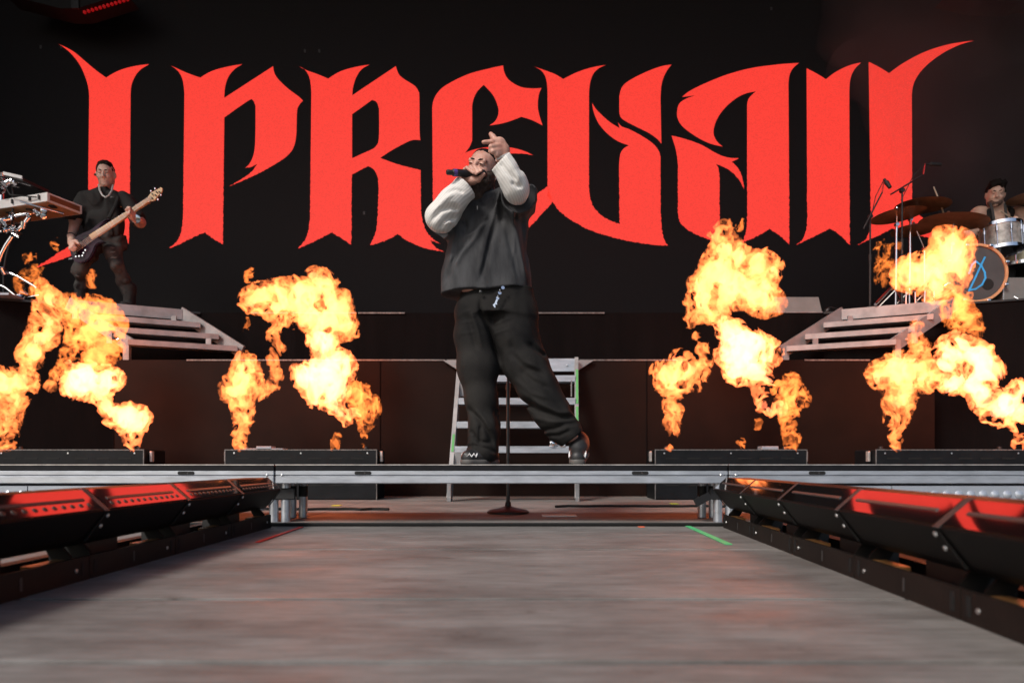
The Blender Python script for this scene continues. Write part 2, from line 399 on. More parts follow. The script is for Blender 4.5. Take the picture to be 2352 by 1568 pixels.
letter([[(1264,186,1),(1295,205),(1315,245),(1322,310,1),(1316,880,1),(1308,948),(1290,993),(1258,1030,1),(1290,1018),(1350,990),(1419,955,1),(1460,983),(1507,1012,1),(1510,688,1),(1585,648,1),(1612,665),(1630,705),(1634,770,1),(1628,900),(1620,955),(1594,1014,1),(1640,1003),(1685,985),(1722,962,1),(1770,995),(1850,1028),(1943,1046,1),(1900,1025),(1872,992,1),(1922,1008,1),(1880,980),(1850,938),(1834,880),(1830,800,1),(1829,667,1),(1760,650),(1700,632),(1642,610,1),(1690,578),(1750,545),(1790,528),(1828,528,1),(1824,480),(1823,330),(1818,300),(1800,275),(1760,250),(1730,225),(1714,185,1),(1512,320,1),(1516,280),(1531,235),(1555,200),(1592,178,1),(1530,188),(1460,208),(1400,243,1),(1350,222),(1300,204)],
        [(1511,408,1),(1603,342,1),(1625,352),(1636,385,1),(1635,520),(1622,555),(1600,572,1),(1511,612,1)]], 0)
letter([[(2212,182,1),(2218,215),(2240,250),(2290,280),(2340,288),(2390,286,1),(2376,325),(2374,385),(2395,460,1),(2345,435),(2296,420,1),(2220,447),(2148,460,1),(2176,438),(2190,405),(2187,370),(2165,320),(2122,272,1),(2090,305),(2071,350),(2068,400,1),(2068,530,1),(2055,560),(2035,587,1),(2080,571),(2150,560),(2230,560),(2300,575),(2352,598,1),(2290,590),(2200,592),(2120,600),(2068,620,1),(2070,790,1),(2100,840),(2150,880),(2200,900,1),(2418,742,1),(2443,815,1),(2326,940,1),(2200,1045,1),(2060,1000),(1960,940),(1905,880),(1886,800,1),(1883,400,1),(1887,350),(1910,305),(1955,268),(2050,222),(2150,195)]], 0)
letter([[(125,186,1),(160,205),(182,240),(190,300,1),(190,742,1),(190,790,1),(215,815,1),(250,860),(310,905),(400,950),(520,985),(640,1008),(747,1016,1),(725,970),(717,900),(714,800,1),(714,610,1),(706,578),(680,545),(630,510),(570,478),(535,465),(517,445,1),(524,472,1),(480,445),(440,410),(412,380),(397,355,1),(405,400),(427,450),(465,495),(515,532),(568,552,1),(540,570),(526,600),(522,650,1),(524,915,1),(480,902),(430,868),(395,820),(382,750,1),(382,330,1),(386,270),(400,225),(425,197),(460,180,1),(400,190),(330,212),(263,245,1),(220,220),(165,200)]], 2228)
letter([[(765,178,1),(710,188),(640,215),(572,250),(537,280),(523,325,1),(523,395,1),(530,422),(552,440),(600,465),(660,495),(698,522),(718,545,1),(714,340,1),(719,270),(737,218)]], 2228)
letter([[(815,328,1),(850,300),(920,265),(1020,225),(1130,195),(1250,178),(1357,170,1),(1325,200),(1310,240),(1308,310,1),(1312,1012,1),(1268,970),(1218,940,1),(1165,972),(1073,1012,1),(1100,985),(1113,935),(1116,880,1),(1116,370,1),(1124,335),(1157,302,1),(1100,315),(1050,345),(1003,390),(972,440),(960,490),(972,528),(1003,558,1),(940,542),(880,512),(820,468),(795,430),(791,395),(802,358),(835,335),(878,320,1)]], 2228)
letter([[(765,507,1),(820,520),(900,548),(970,587),(1020,607),(1078,612,1),(1045,628,1),(1075,660),(1095,708),(1102,757,1),(1078,712),(1035,668),(972,638,1),(984,665),(988,710,1),(988,1003,1),(930,985),(860,955),(810,915),(795,860,1),(795,650,1),(787,580)]], 2228)
letter([[(1392,195,1),(1440,220),(1482,246,1),(1530,210),(1590,182),(1645,168,1),(1611,205),(1594,250),(1590,320,1),(1592,1012,1),(1545,967),(1500,937,1),(1440,968),(1340,1015,1),(1375,985),(1392,932),(1395,870,1)]], 2228)
letter([[(1680,165,1),(1730,190),(1775,218,1),(1850,165),(1950,115),(2060,82),(2168,67,1),(2085,93),(2000,140),(1930,200),(1891,260),(1880,320,1),(1882,780,1),(1895,850),(1950,900),(2060,945),(2150,955),(2240,945,1),(2216,1014,1),(2050,997),(1900,968),(1790,938,1),(1720,972),(1630,1013,1),(1668,985),(1686,932),(1690,870,1)]], 2228)
for x, y in ((93, 108), (140, 108), (700, 117), (733, 117), (85, 17), (1772, 20), (836, 489)):   # stray lit pixels on the screen
    w = P(x, y, DS - .004); MB().box((w[0] - .012, w[1], w[2] - .02), (w[0] + .012, w[1] + .004, w[2] + .02)).build('stray_pixel', M['tube'], scr)

# angular frames flown above the screen
for pts, lab, glint in (([(20, -2), (150, 32), (190, 32), (300, -2), (240, -60), (60, -60)], 'black angular frame hanging above the first letter with a red edge reflection set in glowing beads', ((190, 30), (297, -2))),
                       ([(2170, -6), (2250, 13), (2330, 15), (2420, -8), (2380, -60), (2220, -60)], 'black angular frame hanging above the drummer side of the screen', None)):
    w = [P(x, y, 8.5) for x, y in pts]; r = empty('flown_frame', w[1], lab, 'frame')
    MB().prism([(q[0], q[2]) for q in w], .3, 1, 8.4).build('frame_body', M['slot'], r)
    MB().box((w[1][0] + .15, 8.38, w[1][2] - .01), (w[1][0] + .24, 8.402, w[1][2] + .5)).build('frame_post', M['darkmetal'], r)
    if glint:  # red reflection along the frame edge, put in as a row of glowing beads
        a, b = P(*glint[0], 8.36), P(*glint[1], 8.36)
        for k in range(12): MB().lathe([(.001, -.022), (.02, -.01), (.02, .01), (.001, .022)], a + (b - a) * (k + .5) / 12, (b - a), 8).build('glint_bead', emis('glint_red', (.5, .004, .006), .28) if k == 0 else bpy.data.materials['glint_red'], r)
# ------------------------------------------------------------------ the low catwalk of decks
DF, DB, DZ = 3.5, 4.02, .301
def deck(x0, x1, label):
    r = empty('stage_deck', ((x0 + x1) / 2, DF, 0), label, 'stage deck', 'decks of the low catwalk')
    MB().cbox((x0, DF + .003, .268), (x1, DB, DZ - .004), .003).build('deck_board', M['board'], r)
    MB().box((x0, DF + .001, DZ - .004), (x1, DF + .014, DZ)).build('edge_trim', M['alu_edge'], r)
    for y0, y1 in ((DF, DF + .05), (DB - .05, DB)):
        rl = MB().cbox((x0, y0, .2455), (x1, y1, .268), .003).build('rail', M['alu'], r)
        MB().cbox((x0, y0 - .002, .203), (x1, y1, .2425), .004).build('rail_flange', M['alu'], rl)
        MB().box((x0 + .002, y0 + .012, .2425), (x1 - .002, y1 - .01, .2455)).build('rail_groove', M['slot'], rl)
    for x in (x0, x1 - .05): MB().cbox((x, DF + .05, .205), (x + .05, DB - .05, .266), .003).build('end_rail', M['alu'], r)
    for x in (x0 + .45, x1 - .45):
        s = MB().lathe([(.009, 0), (.009, .003)], (0, 0, 0), (0, 1, 0), 12); s.v = [(v[0] + (x - .034 if v[0] < 0 else x + .034), v[1] + DF - .0025, v[2] + .257) for v in s.v]
        o = s.build('lock_slot', M['slot'], r)
        MB().box((x + .006, DF - .004, .253), (x + .012, DF - .001, .261)).build('lock_pin', M['tube'], o)
    for x in (x0 + .035, x1 - .035): MB().lathe([(.001, .004), (.006, .002), (.008, 0)], (x, DF - .001, .2465), (0, -1, 0), 10).build('bolt', M['bolt'], r)
    for x in (x0 + .028, x1 - .028):
        for y in (DF + .08, DB - .14):
            l = MB().lathe([(.0235, 0), (.0235, .215)], (x, y, 0), n=16).build('leg', M['steel'], r)
            MB().lathe([(.0255, .118), (.0255, .178)], (x, y, 0), n=16).build('tape_wrap', M['gaffer'], l)
    return r
deck(-3.545, -1.221, 'aluminium edged deck to the left of the singer, behind the angled light bars')
deck(-1.214, 1.107, 'middle aluminium edged deck that the singer stands on')
deck(1.114, 3.44, 'aluminium edged deck to the right of the singer, behind the angled light bars')
# tape wraps that tie neighbouring legs
for x, lab in ((-1.2, 'black tape tied round the deck legs beside the red floor mark'), (1.1, 'black tape tied round the deck legs beside the green floor mark')):
    t = MB().cbox((x - .07, DF + .05, .118), (x + .07, DF + .066, .176), .004).build('tape_tie', M['gaffer']); props(t, lab, 'tape')
    if x > 0: MB().obox((x - .07, DF + .05, .14), (x - .15, DF + .04, .10), .01, .04).build('loose_end', M['gaffer'], t)
# grey lens bars hung below the deck edge
for xs, side in (((-2.76, -2.487, -1.30), 'left'), ((1.35, 1.95, 2.7), 'right')):
    for i in range(2):
        a, b = xs[i] + .003, xs[i + 1] - .003
        r = empty('lens_bar', ((a + b) / 2, 3.53, .07), ('short' if b - a < .4 else 'long') + ' grey bar of round lenses below the ' + side + ' deck' + ('' if side == 'left' else (' beside the deck leg' if i == 0 else ' towards the wing')), 'light bar', 'grey lens bars')
        MB().prism([(3.505, .19), (3.60, .199), (3.62, .06), (3.56, .06), (3.505, .10)], b - a, 0, a).build('housing', M['grey_fix'], r)
        n = max(2, int((b - a) / .058))
        for k in range(n): MB().lathe([(.024, 0), (.022, .006), (.012, .012), (.001, .014)], (a + (k + .5) * (b - a) / n, 3.5065, .145), (0, -1, .04), 14).build('lens', M['grey_lens'], r)

# ------------------------------------------------------------------ LED strobe bars angled towards the camera
def bar_proto(sgn):
    L = .478; r = empty('strobe_bar', (0, 0, 0), 'x', 'light bar')
    X = lambda p: [(sgn * x, z) for x, z in p]
    head = MB().prism(X([(-.046, .182), (.018, .238), (.115, .238), (.155, .20), (.12, .105), (.10, .092), (.030, .092), (.012, .108)]), L, 1, 0).build('head_housing', M['bar'], r)
    a, b = np.array([-.046, .182]), np.array([.018, .238]); t = (b - a) / np.linalg.norm(b - a); nn = np.array([-t[1], t[0]])
    w0, w1 = a + t * .006 + nn * .0005, b - t * .004 + nn * .0005
    q = [w0, w1, w1 + nn * .003, w0 + nn * .003]
    MB().prism(X([tuple(p) for p in q]), L - .024, 1, .012).build('window', M['window'], r)
    c = (w0 + w1) / 2 + nn * .0032; q = [c - t * .004, c + t * .004, c + t * .004 + nn * .002, c - t * .004 + nn * .002]
    MB().prism(X([tuple(p) for p in q]), L - .10, 1, .05).build('strobe_tube', M['tube'], r)
    for k in range(12 if sgn < 0 else 0):
        p = w0 + t * .018 + nn * .003
        MB().lathe([(.007, 0), (.006, .002), (.001, .003)], (sgn * p[0], .05 + k * (L - .1) / 11, p[1]), (sgn * nn[0], 0, nn[1]), 8).build('led_cell', M['led'], r)
    for y in (.004, L - .004):
        MB().prism(X([(-.049, .183), (.016, .241), (.024, .241), (-.040, .178)]), .007, 1, y - .0035).build('window_frame', M['tube'], r)
    for y, z, x in ((.012, .168, -.040), (.012, .140, -.021)):
        MB().lathe([(.001, .004), (.006, .002), (.0065, 0)], (sgn * x, y, z), (-sgn, 0, -.4), 8).build('bolt', M['bolt'], r)
    MB().prism(X([(-.047, .178), (-.044, .176), (.012, .104), (.010, .100)]), .009, 1, L - .004).build('seam_strip', M['slot'], r)
    base = MB().prism(X([(0, 0), (.19, 0), (.19, .05), (.15, .05), (.15, .012), (.012, .012), (.012, .062), (0, .062)]), L, 1, 0).build('base_channel', M['bar_base'], r)
    for y in (.018, L - .032):
        MB().box((min(0, -sgn * .0015), y, .014), (max(0, -sgn * .0015), y + .014, .052)).build('hand_slot', M['slot'], base)
    MB().lathe([(.001, .003), (.0055, .002), (.006, 0)], (0, L - .055, .03), (-sgn, 0, 0), 8).build('bolt', M['bolt'], base)
    MB().box((min(0, -sgn * .001), L * .45, .016), (max(0, -sgn * .001), L * .45 + .008, .046)).build('printed_mark', M['tube'], base)
    for y in (.02, L - .06):
        MB().prism(X([(.012, .04), (.012, .068), (.05, .11), (.09, .11), (.05, .04)]), .008, 1, y).build('yoke_plate', M['bar'], r)
    MB().prism(X([(.06, .012), (.14, .012), (.14, .10), (.06, .10)]), L * .4, 1, L * .1).build('power_box', M['black'], r)
    MB().prism(X([(.016, .05), (.055, .05), (.055, .060), (.016, .060)]), L * .3, 1, L * .62).build('inner_shelf', mat('copper_plate', (.42, .20, .07), .35, .5, var=.3, vs=8), r)
    return r
for sgn, x_far, ang, n, side in ((1, 1.011, 3.8, 7, 'right'), (-1, -1.153, -1.0, 7, 'left')):
    pr = bar_proto(sgn); a = math.radians(ang)
    names = ['touching the deck', 'second from the deck', 'third from the deck', 'fourth from the deck', 'fifth from the deck', 'sixth from the deck', 'seventh from the deck']
    for i in range(n):
        o = pr if i == 0 else copy_tree(pr)
        y = 3.27 - (i + 1) * .482 * math.cos(a)
        x = x_far - (3.27 - y) * math.tan(a) if sgn > 0 else x_far - (3.27 - y) * math.tan(a)
        if y < .0: 
            for c in o.children_recursive: bpy.data.objects.remove(c)
            bpy.data.objects.remove(o); break
        o.location = (x, y, 0); o.rotation_euler = (0, 0, -a)
        props(o, 'black strobe bar in the ' + ('green' if sgn > 0 else 'red') + ' tape row, ' + names[i], 'light bar', 'strobe bars in two rows')

# ------------------------------------------------------------------ flame boxes
def flame_box(px0, label, top_items=()):
    d = 5.7; x0 = (px0 - CX) * d / FP; w = 348 * d / FP; x1 = x0 + w; zt = .418
    r = empty('flame_box', ((x0 + x1) / 2, d, 0), label, 'flame box', 'black flame boxes on the floor')
    b = MB().cbox((x0, d, 0), (x1, d + .36, zt), .008).build('case', M['box'], r)
    for row in (.345, .29, .12):
        for k in range(6):
            cx = x0 + w * (.115 + k * .142 + (.05 if k > 2 else 0)); MB().box((cx - .055, d - .003, row - .006), (cx + .055, d + .0, row + .006)).build('vent_slot', M['slot'], b)
    for fx in (.06, .5, .94): MB().lathe([(.001, .004), (.007, .002), (.008, 0)], (x0 + w * fx, d, zt - .03), (0, -1, 0), 8).build('bolt', M['bolt'], b)
    MB().box((x0 - .004, d - .003, zt - .006), (x1 + .004, d + .003, zt + .003)).build('edge_trim', M['trim'], r)
    for x in (x0, x1): MB().box((x - .004, d - .004, 0), (x + .004, d + .003, zt - .007)).build('corner_trim', M['trim'], r)
    for x in (x0 - .035, x1 + .015): MB().cbox((x, d + .06, zt - .10), (x + .022, d + .10, zt - .012), .004).build('latch', M['alu_edge'], r)
    for fx in (.10, .905):
        nz = MB().lathe([(.045, 0), (.045, .008), (.02, .012), (.018, .03), (.013, .03)], (x0 + w * fx, d + .16, zt), n=14).build('nozzle', M['darkmetal'], r)
    for fx, ww, hh in top_items:
        MB().cbox((x0 + w * fx, d + .05, zt + .002), (x0 + w * (fx + ww), d + .16, zt + hh), .003).build('control_plate', M['grey_fix'], r)
    return r
flame_box(-18, 'black flame box below the keyboard rack')
flame_box(517, 'black flame box between the left stair and the singer', ((.10, .27, .012), (.19, .10, .03)))
flame_box(1505, 'black flame box between the singer and the drum stair', ((.72, .11, .03),))
flame_box(2012, 'black flame box below the drum kit')

# ------------------------------------------------------------------ stairs
cs = empty('stair', (0, 5.55, 0), 'narrow steep aluminium stair behind the singer', 'stair')
def lerp(a, b, t): return np.array(a) * (1 - t) + np.array(b) * t
LA, LB = PZ(1032, 5.52, .0), PZ(1057, 6.25, 1.24); RA, RB = PZ(1325, 5.52, .0), PZ(1324, 6.25, 1.24)
tape_g = mat('green_tape', (.09, .34, .10), .6)
for a, b, s in ((LA, LB, -1), (RA, RB, 1)):
    st = MB().obox(a, b, .034, .11).build('stringer', M['alu_dull'], cs)
    for t0, t1 in (((.30, .42),) if s < 0 else ((.50, .62), (.64, .90))):
        p, q = lerp(a, b, t0), lerp(a, b, t1); f = np.array([0, -.86, .5]) * .056; MB().obox(p + f, q + f, .020, .008).build('green_tape', tape_g, st)
    MB().obox(a + np.array([0, -.03, 0]), a + np.array([0, -.03, .26]), .03, .03, (0, 1, 0)).build('foot_post', M['alu_dull'], cs)
for k in range(6):
    t = .841 - .1715 * k + .012
    if t < .02: break
    a, b = lerp(LA, LB, t), lerp(RA, RB, t); o = np.array([.018, 0, 0])
    tr = MB().obox(a + o, b - o, .16, .055).build('tread', M['alu'], cs)
    for e, s in ((a, 1), (b, -1)):
        if k in (0, 3): MB().cbox(e + np.array([s * .03 - .02, -.082, -.16]), e + np.array([s * .03 + .045 * s + .02, -.06, -.02]), .004).build('bracket', M['alu_dull'], tr)
MB().obox(LB + np.array([.018, -.05, -.045]), RB + np.array([-.018, -.05, -.045]), .02, .115).build('top_plate', M['alu'], cs)
for e, s in ((LB, -1), (RB, 1)):
    MB().prism([(e[0] + s * .02, ZM - .01), (e[0] + s * .16, ZM - .01), (e[0] + s * .02, ZM - .10)], .02, 1, 6.26).build('gusset', M['alu_dull'], cs)
    MB().lathe([(.001, .006), (.010, .004), (.011, 0)], e + np.array([-s * .09, -.061, -.05]), (0, -1, 0), 8).build('bolt', M['bolt'], cs)

cf = empty('chrome_fitting', PZ(1278, 5.72, .425), 'small chrome pipe fitting lying on the narrow stair behind the singer shoe', 'fitting')
MB().lathe([(.012, -.075), (.016, -.07), (.016, .0), (.034, .012), (.040, .03), (.034, .055), (.012, .062)], PZ(1278, 5.70, .466), (-1, 0, .05), 14).build('fitting_body', M['chrome'], cf)
MB().lathe([(.022, -.02), (.022, .02)], PZ(1292, 5.70, .45), (-1, 0, 0), 10).build('collar', M['bolt'], cf)
def side_stair(m, label):
    """m = 1: left of the stage, m = -1: its mirror image"""
    mx = (lambda p: np.array([m * p[0], p[1], p[2]]))
    zb, zt = 1.425, 1.805
    R0, R1 = mx(PZ(548, 6.75, zb)), mx(PZ(422, 6.92, zt)); L0, L1 = mx(PZ(292, 6.36, zb)), mx(PZ(165, 6.50, zt))
    r = empty('stair', ((R0[0] + L0[0]) / 2, 6.5, ZM), label, 'stair', 'wide stairs up to the tall riser')
    for a, b in ((L0, L1), (R0, R1)):
        ext = (np.array(b) - np.array(a)) * .06
        MB().obox(a - ext, b + ext, .03, .125).build('stringer', M['alu_dull'], r)
        MB().obox((a[0], a[1], ZM), (a[0], a[1], zb + .03), .055, .045, (0, 1, 0)).build('foot_post', M['alu_dull'], r)
    for k in range(4):
        t = k / 3; a, b = lerp(L0, L1, t), lerp(R0, R1, t); dv = (b - a) / np.linalg.norm(b - a); a = a + dv * .012; b = b - dv * .012
        hgt, dep = (.105, .03) if k == 3 else (.050, .14)
        tr = MB().obox(a, b, dep, hgt).build('top_plate' if k == 3 else 'tread', M['alu_dull'], r)
        if k in (1, 3):
            for e, s in ((a, 1), (b, -1)):
                c = e + dv * s * .05 + np.array([0, -.06 if k == 3 else -.10, -.085])
                br = MB().obox(c + np.array([0, 0, -.05]), c + np.array([0, 0, .055]), .05, .02, (0, 1, 0)).build('bracket', M['alu_dull'], tr)
                MB().lathe([(.003, 0), (.012, .02), (.003, .03)], c + dv * s * .05 + np.array([0, 0, -.01]), tuple(dv), 8).build('wing_bolt', M['bolt'], br)
    return r
side_stair(1, 'wide aluminium stair below the bass player')
side_stair(-1, 'wide aluminium stair below the drum kit')

# ------------------------------------------------------------------ small things on the floor and risers
ms = empty('microphone_stand', (P(1167, 1180, 4.19)[0], 4.19, 0), 'straight black microphone stand with round base behind the middle deck', 'microphone stand')
bx = ms.location.x
MB().lathe([(.128, 0), (.128, .012), (.11, .022), (.05, .034), (.02, .045), (.016, .07)], (bx, 4.19, 0), n=32).build('base', M['darkmetal'], ms)
MB().lathe([(.0115, .06), (.0115, .75), (.014, .752), (.014, .79), (.008, .795), (.008, .83), (.011, .832), (.011, .85)], (bx, 4.19, 0), n=14).build('pole', M['darkmetal'], ms)
def tape(name, pts, w, col, label, z=.003):
    m_ = mat(name, col, .5, var=.15, vs=30); me = MB(); a, b = pts
    o = MB().obox((a[0], a[1], z), (b[0], b[1], z), w, .003).build(name, m_); props(o, label, 'tape'); return o
gd = lambda px, py: P(px, py, CAMZ * FP / (py - HY))
tape('red_tape', (gd(592, 1246), gd(692, 1211)), .018, (.55, .018, .02), 'thin red tape line on the floor beside the bars')
tape('green_tape_line', (gd(1580, 1209), gd(1674, 1251)), .026, (.10, .55, .22), 'mint green tape line on the floor beside the bars')
tape('orange_tape', (gd(1466, 1210.5), gd(1480, 1210.5)), .03, (.75, .16, .08), 'scrap of orange tape at the floor joint')
tape('yellow_tape', (gd(764, 1161), gd(783, 1161)), .08, (.62, .60, .05), 'scrap of yellow tape behind the left deck legs')
tape('lime_tape', (gd(1540, 1157), gd(1556, 1157)), .09, (.45, .6, .05), 'scrap of lime tape behind the right deck legs')
pp = MB().cbox((*gd(1246, 1186)[:2], .000), (*(gd(1322, 1183)[:2]), .006), .001).build('set_list', M['white']); props(pp, 'white set list sheet lying under the middle deck', 'paper')
rd = random.Random(3)
for (x0, x1, y, lab) in ((-2.2, -.8, 4.45, 'black cable lying across the floor behind the left deck legs'), (.3, 2.6, 4.75, 'thin black cable lying across the floor behind the right deck legs'), (-3, 3, 3.342, 'black cable strip in the floor joint under the decks')):
    k = 24; pts = [(x0 + (x1 - x0) * i / k, y + (.0 if y < 3.5 else rd.uniform(-.04, .04)), .008) for i in range(k + 1)]
    o = MB().tube(pts, .009, 6).build('cable', M['slot']); props(o, lab, 'cable')
g1 = empty('floor_monitor', P(1840, 716, 7.3), 'long grey slab on the riser edge behind the tall flame', 'monitor'); g1.location.z = ZU
a, b = P(1785, 716, 7.08), P(1888, 680, 7.08)
MB().prism([(7.07, ZU), (7.5, ZU), (7.5, ZU + .10), (7.16, b[2] + .01)], b[0] - a[0], 0, a[0]).build('case', M['grey_box'], g1)
MB().box((a[0] + .002, 7.055, ZU + .001), (b[0] - .002, 7.075, ZU + .02)).build('front_lip', M['alu_dull'], g1)
for px, lab in ((1895, 'small black plug with a cable beside the grey slab'), (640, 'small dark connector on the riser edge behind the left stair')):
    p = PZ(px, 7.1, ZU); o = empty('cable_plug', p, lab, 'plug')
    MB().lathe([(.02, 0), (.028, .02), (.028, .05), (.012, .07)], p, (.3, -.3, .6), 10).build('plug_body', M['darkmetal'], o)
    MB().tube([p + np.array(q) for q in ((0, 0, .05), (.06, 0, .075), (.14, .02, .06), (.22, .04, .008))], .007, 6).build('cord', M['gaffer'], o)
# ------------------------------------------------------------------ drum kit
D4 = lambda cx, cy, d: P(1923.3 + cx * .25, 343 + cy * .25, d)
shellm = mat('drum_shell', (.16, .15, .14), .35, .2, col2=(.42, .40, .38), vs=16, rvar=.1)
creamm = mat('floor_tom_shell', (.30, .26, .15), .4, col2=(.62, .56, .38), vs=12, st=(4, 4, .5))
headm = mat('drum_head', (.055, .052, .052), .5, var=.2, vs=5)
brownhead = mat('resonant_head', (.14, .045, .022), .4, var=.25, vs=6)
hoopm = mat('wood_hoop', (.55, .27, .13), .4, var=.15, vs=9)
bronze = mat('cymbal_bronze', (.27, .15, .085), .42, .5, var=.3, vs=10, st=(1, 1, 1))
bluem = mat('blue_paint', (.04, .33, .72), .5, var=.25, vs=9)
kc = P(2240, 634, 6.62); kc[2] = ZU + .292
kick = empty('bass_drum', (kc[0], kc[1], ZU), 'large bass drum with a blue brush mark on its grey head', 'drum')
kax = Vector((-.10, -1, .02)).normalized(); kv = Vector(kc)
MB().lathe([(.275, 0), (.275, -.42), (.2, -.42)], kv, kax, 40).build('shell', shellm, kick)
MB().lathe([(.262, .004), (.262, .012), (.001, .013)], kv, kax, 40).build('front_head', headm, kick)
MB().lathe([(.264, -.02), (.264, .024), (.288, .024), (.288, -.02)], kv, kax, 48).build('hoop', hoopm, kick)
ka = Vector((1, -.1, 0)).normalized(); kb = ka.cross(kax) * -1; kb = Vector((0, 0, 1))
def KP(cx, cy, o=.016):
    return kv + ka * ((cx - 1266) * .25 * 6.62 / FP) + kb * ((1152 - cy) * .25 * 6.62 / FP) + kax * o
MB().lathe([(.056, 0), (.056, .003), (.001, .003)], KP(1365, 1258, .013), kax, 20).build('port_hole', M['slot'], kick)
for pts in ([(1205, 1150), (1230, 1075), (1262, 1045), (1310, 1085), (1340, 1150), (1345, 1200), (1315, 1260), (1260, 1298), (1205, 1308)], [(1337, 1018), (1290, 1120), (1245, 1225), (1205, 1310)]):
    t = MB(); k = [KP(*p) for p in pts]
    for i in range(len(k) - 1): t.obox(k[i] - (k[i + 1] - k[i]) * .12, k[i + 1] + (k[i + 1] - k[i]) * .12,   .005, .016, (kax.cross(k[i + 1] - k[i])))
    t.build('painted_stroke', bluem, kick)
for k in range(8):
    a = k * math.pi / 4 + .35; p = kv + (ka * math.cos(a) + kb * math.sin(a)) * .285
    MB().cbox(p - Vector((.017, .05, .012)), p + Vector((.017, .03, .012)), .005).build('claw', M['chrome'], kick)
for s in (-1, 1): MB().tube([kv + ka * s * .25 - kax * .12 + Vector((0, 0, -.1)), kv + ka * s * .42 + kax * .02 + Vector((0, 0, -.29))], .010, 8).build('spur', M['chrome'], kick)

def drum(c, r, h, label, sm, bot, tilt=(0, .08, 1), legs=False):
    ax = Vector(tilt).normalized(); c = Vector([float(q) for q in c]); a = ax.orthogonal().normalized(); b = ax.cross(a)
    o = empty('floor_tom' if legs else 'rack_tom', c, label, 'drum')
    MB().lathe([(r * .985, 0), (r * .985, h)], c, ax, 36).build('shell', sm, o)
    MB().lathe([(r * .97, -.004), (r * .97, .0), (.001, -.006)], c, ax, 36).build('resonant_head', bot, o)
    for z in (0, h): MB().lathe([(r * 1.0, z - .018), (r * 1.04, z - .018), (r * 1.04, z + .016), (r * 1.0, z + .016)], c, ax, 36).build('hoop', M['chrome'], o)
    for k in range(10):
        q = 2 * math.pi * k / 10; p = c + (a * math.cos(q) + b * math.sin(q)) * r * 1.03
        lug = MB().tube([p + ax * .0, p + ax * h], .0045, 6).build('tension_rod', M['chrome'], o)
        MB().tube([p + ax * h * .62, p + ax * h * .82], .013, 8).build('lug', M['chrome'], lug)
    if legs:
        for k in range(3):
            q = 2 * math.pi * k / 3 + .4; p = c + (a * math.cos(q) + b * math.sin(q)) * r * 1.06
            MB().tube([p + ax * h * .6, Vector((p.x, p.y, ZU))], .009, 8).build('leg', M['chrome'], o)
    else:
        MB().tube([c + Vector((-.02, .1, .02)), c + Vector((-.10, .14, -.16)), Vector((c.x - .16, c.y + .16, ZU))], .014, 8).build('mount_post', M['chrome'], o)
    return o
tc_ = D4(1508, 932, 6.95)
drum(tc_, .185, .245, 'smoky grey pearl rack tom with chrome lugs above the bass drum', shellm, brownhead)
drum(D4(1675, 1075, 7.25), .21, .36, 'cream striped floor tom beside the grey case', creamm, brownhead, (0, .02, 1), True)
drum(D4(1560, 1075, 7.6), .18, .2, 'cream striped snare sized drum behind the rack tom', creamm, brownhead, (0, .02, 1), True)

def tripod(base, r, m, parent, h=.28):
    for k in range(3):
        q = 2 * math.pi * k / 3 + .5; e = np.array([base[0] + r * math.cos(q), base[1] + r * math.sin(q), ZU + .012]); t = np.array([base[0], base[1], ZU + h])
        l = MB().tube([t, e], .010, 8).build('leg', m, parent)
        MB().lathe([(.016, -.012), (.018, .006), (.012, .02)], e, n=8).build('rubber_foot', M['gaffer'], l)
def cymbal(c, r, tilt, base, label, via=None, m=None):
    c = np.array(c); b = np.array([base[0], base[1], ZU]); m = m or M['chrome']
    o = empty('cymbal_stand', b, label, 'cymbal')
    ax = Vector(tilt).normalized()
    MB().lathe([(r, -.004), (r * .7, .012), (r * .25, .024), (r * .2, .032), (r * .13, .046), (.008, .050), (.008, .046), (r * .13, .042), (r * .2, .028), (r * .25, .020), (r * .7, .008), (r, -.006)], c, ax, 40).build('cymbal', bronze, o)
    top = b + np.array([0, 0, (c[2] - ZU) * .8]) if via is None else np.array(via)
    MB().tube([b + np.array([0, 0, .05]), top], .012, 10).build('pole', m, o)
    MB().tube([top, c + np.array(ax) * .075], .008, 8).build('boom_arm', m, o)
    MB().lathe([(.02, -.02), (.02, .02)], top, (0, 1, 0), 10).build('tilter', m, o)
    MB().lathe([(.014, .05), (.018, .06), (.01, .085)], c, ax, 10).build('wing_nut', m, o)
    tripod(b, .26, m, o)
cymbal(D4(785, 515, 7.2), .265, (.05, -.02, 1), D4(662, 1300, 7.25)[:2], 'thin dark crash cymbal held highest on a chrome boom', D4(672, 640, 7.25))
cymbal(D4(555, 602, 7.15), .262, (-.10, .02, 1), D4(535, 1300, 7.2)[:2], 'dark cymbal beside the leaning microphone stand', D4(545, 690, 7.2))
cymbal(D4(1068, 665, 6.95), .315, (.12, -.05, 1), D4(1050, 1300, 7.1)[:2], 'broad bronze ride cymbal tipped towards the rack tom')
cymbal(D4(700, 742, 7.3), .22, (0, .02, 1), D4(800, 1300, 7.35)[:2], 'low pair of hi hat cymbals behind the yellow flame')
cymbal(D4(1815, 432, 7.3), .26, (-.06, 0, 1), D4(1930, 1300, 7.5)[:2], 'bronze cymbal beside the drummer shoulder', D4(1900, 560, 7.4))
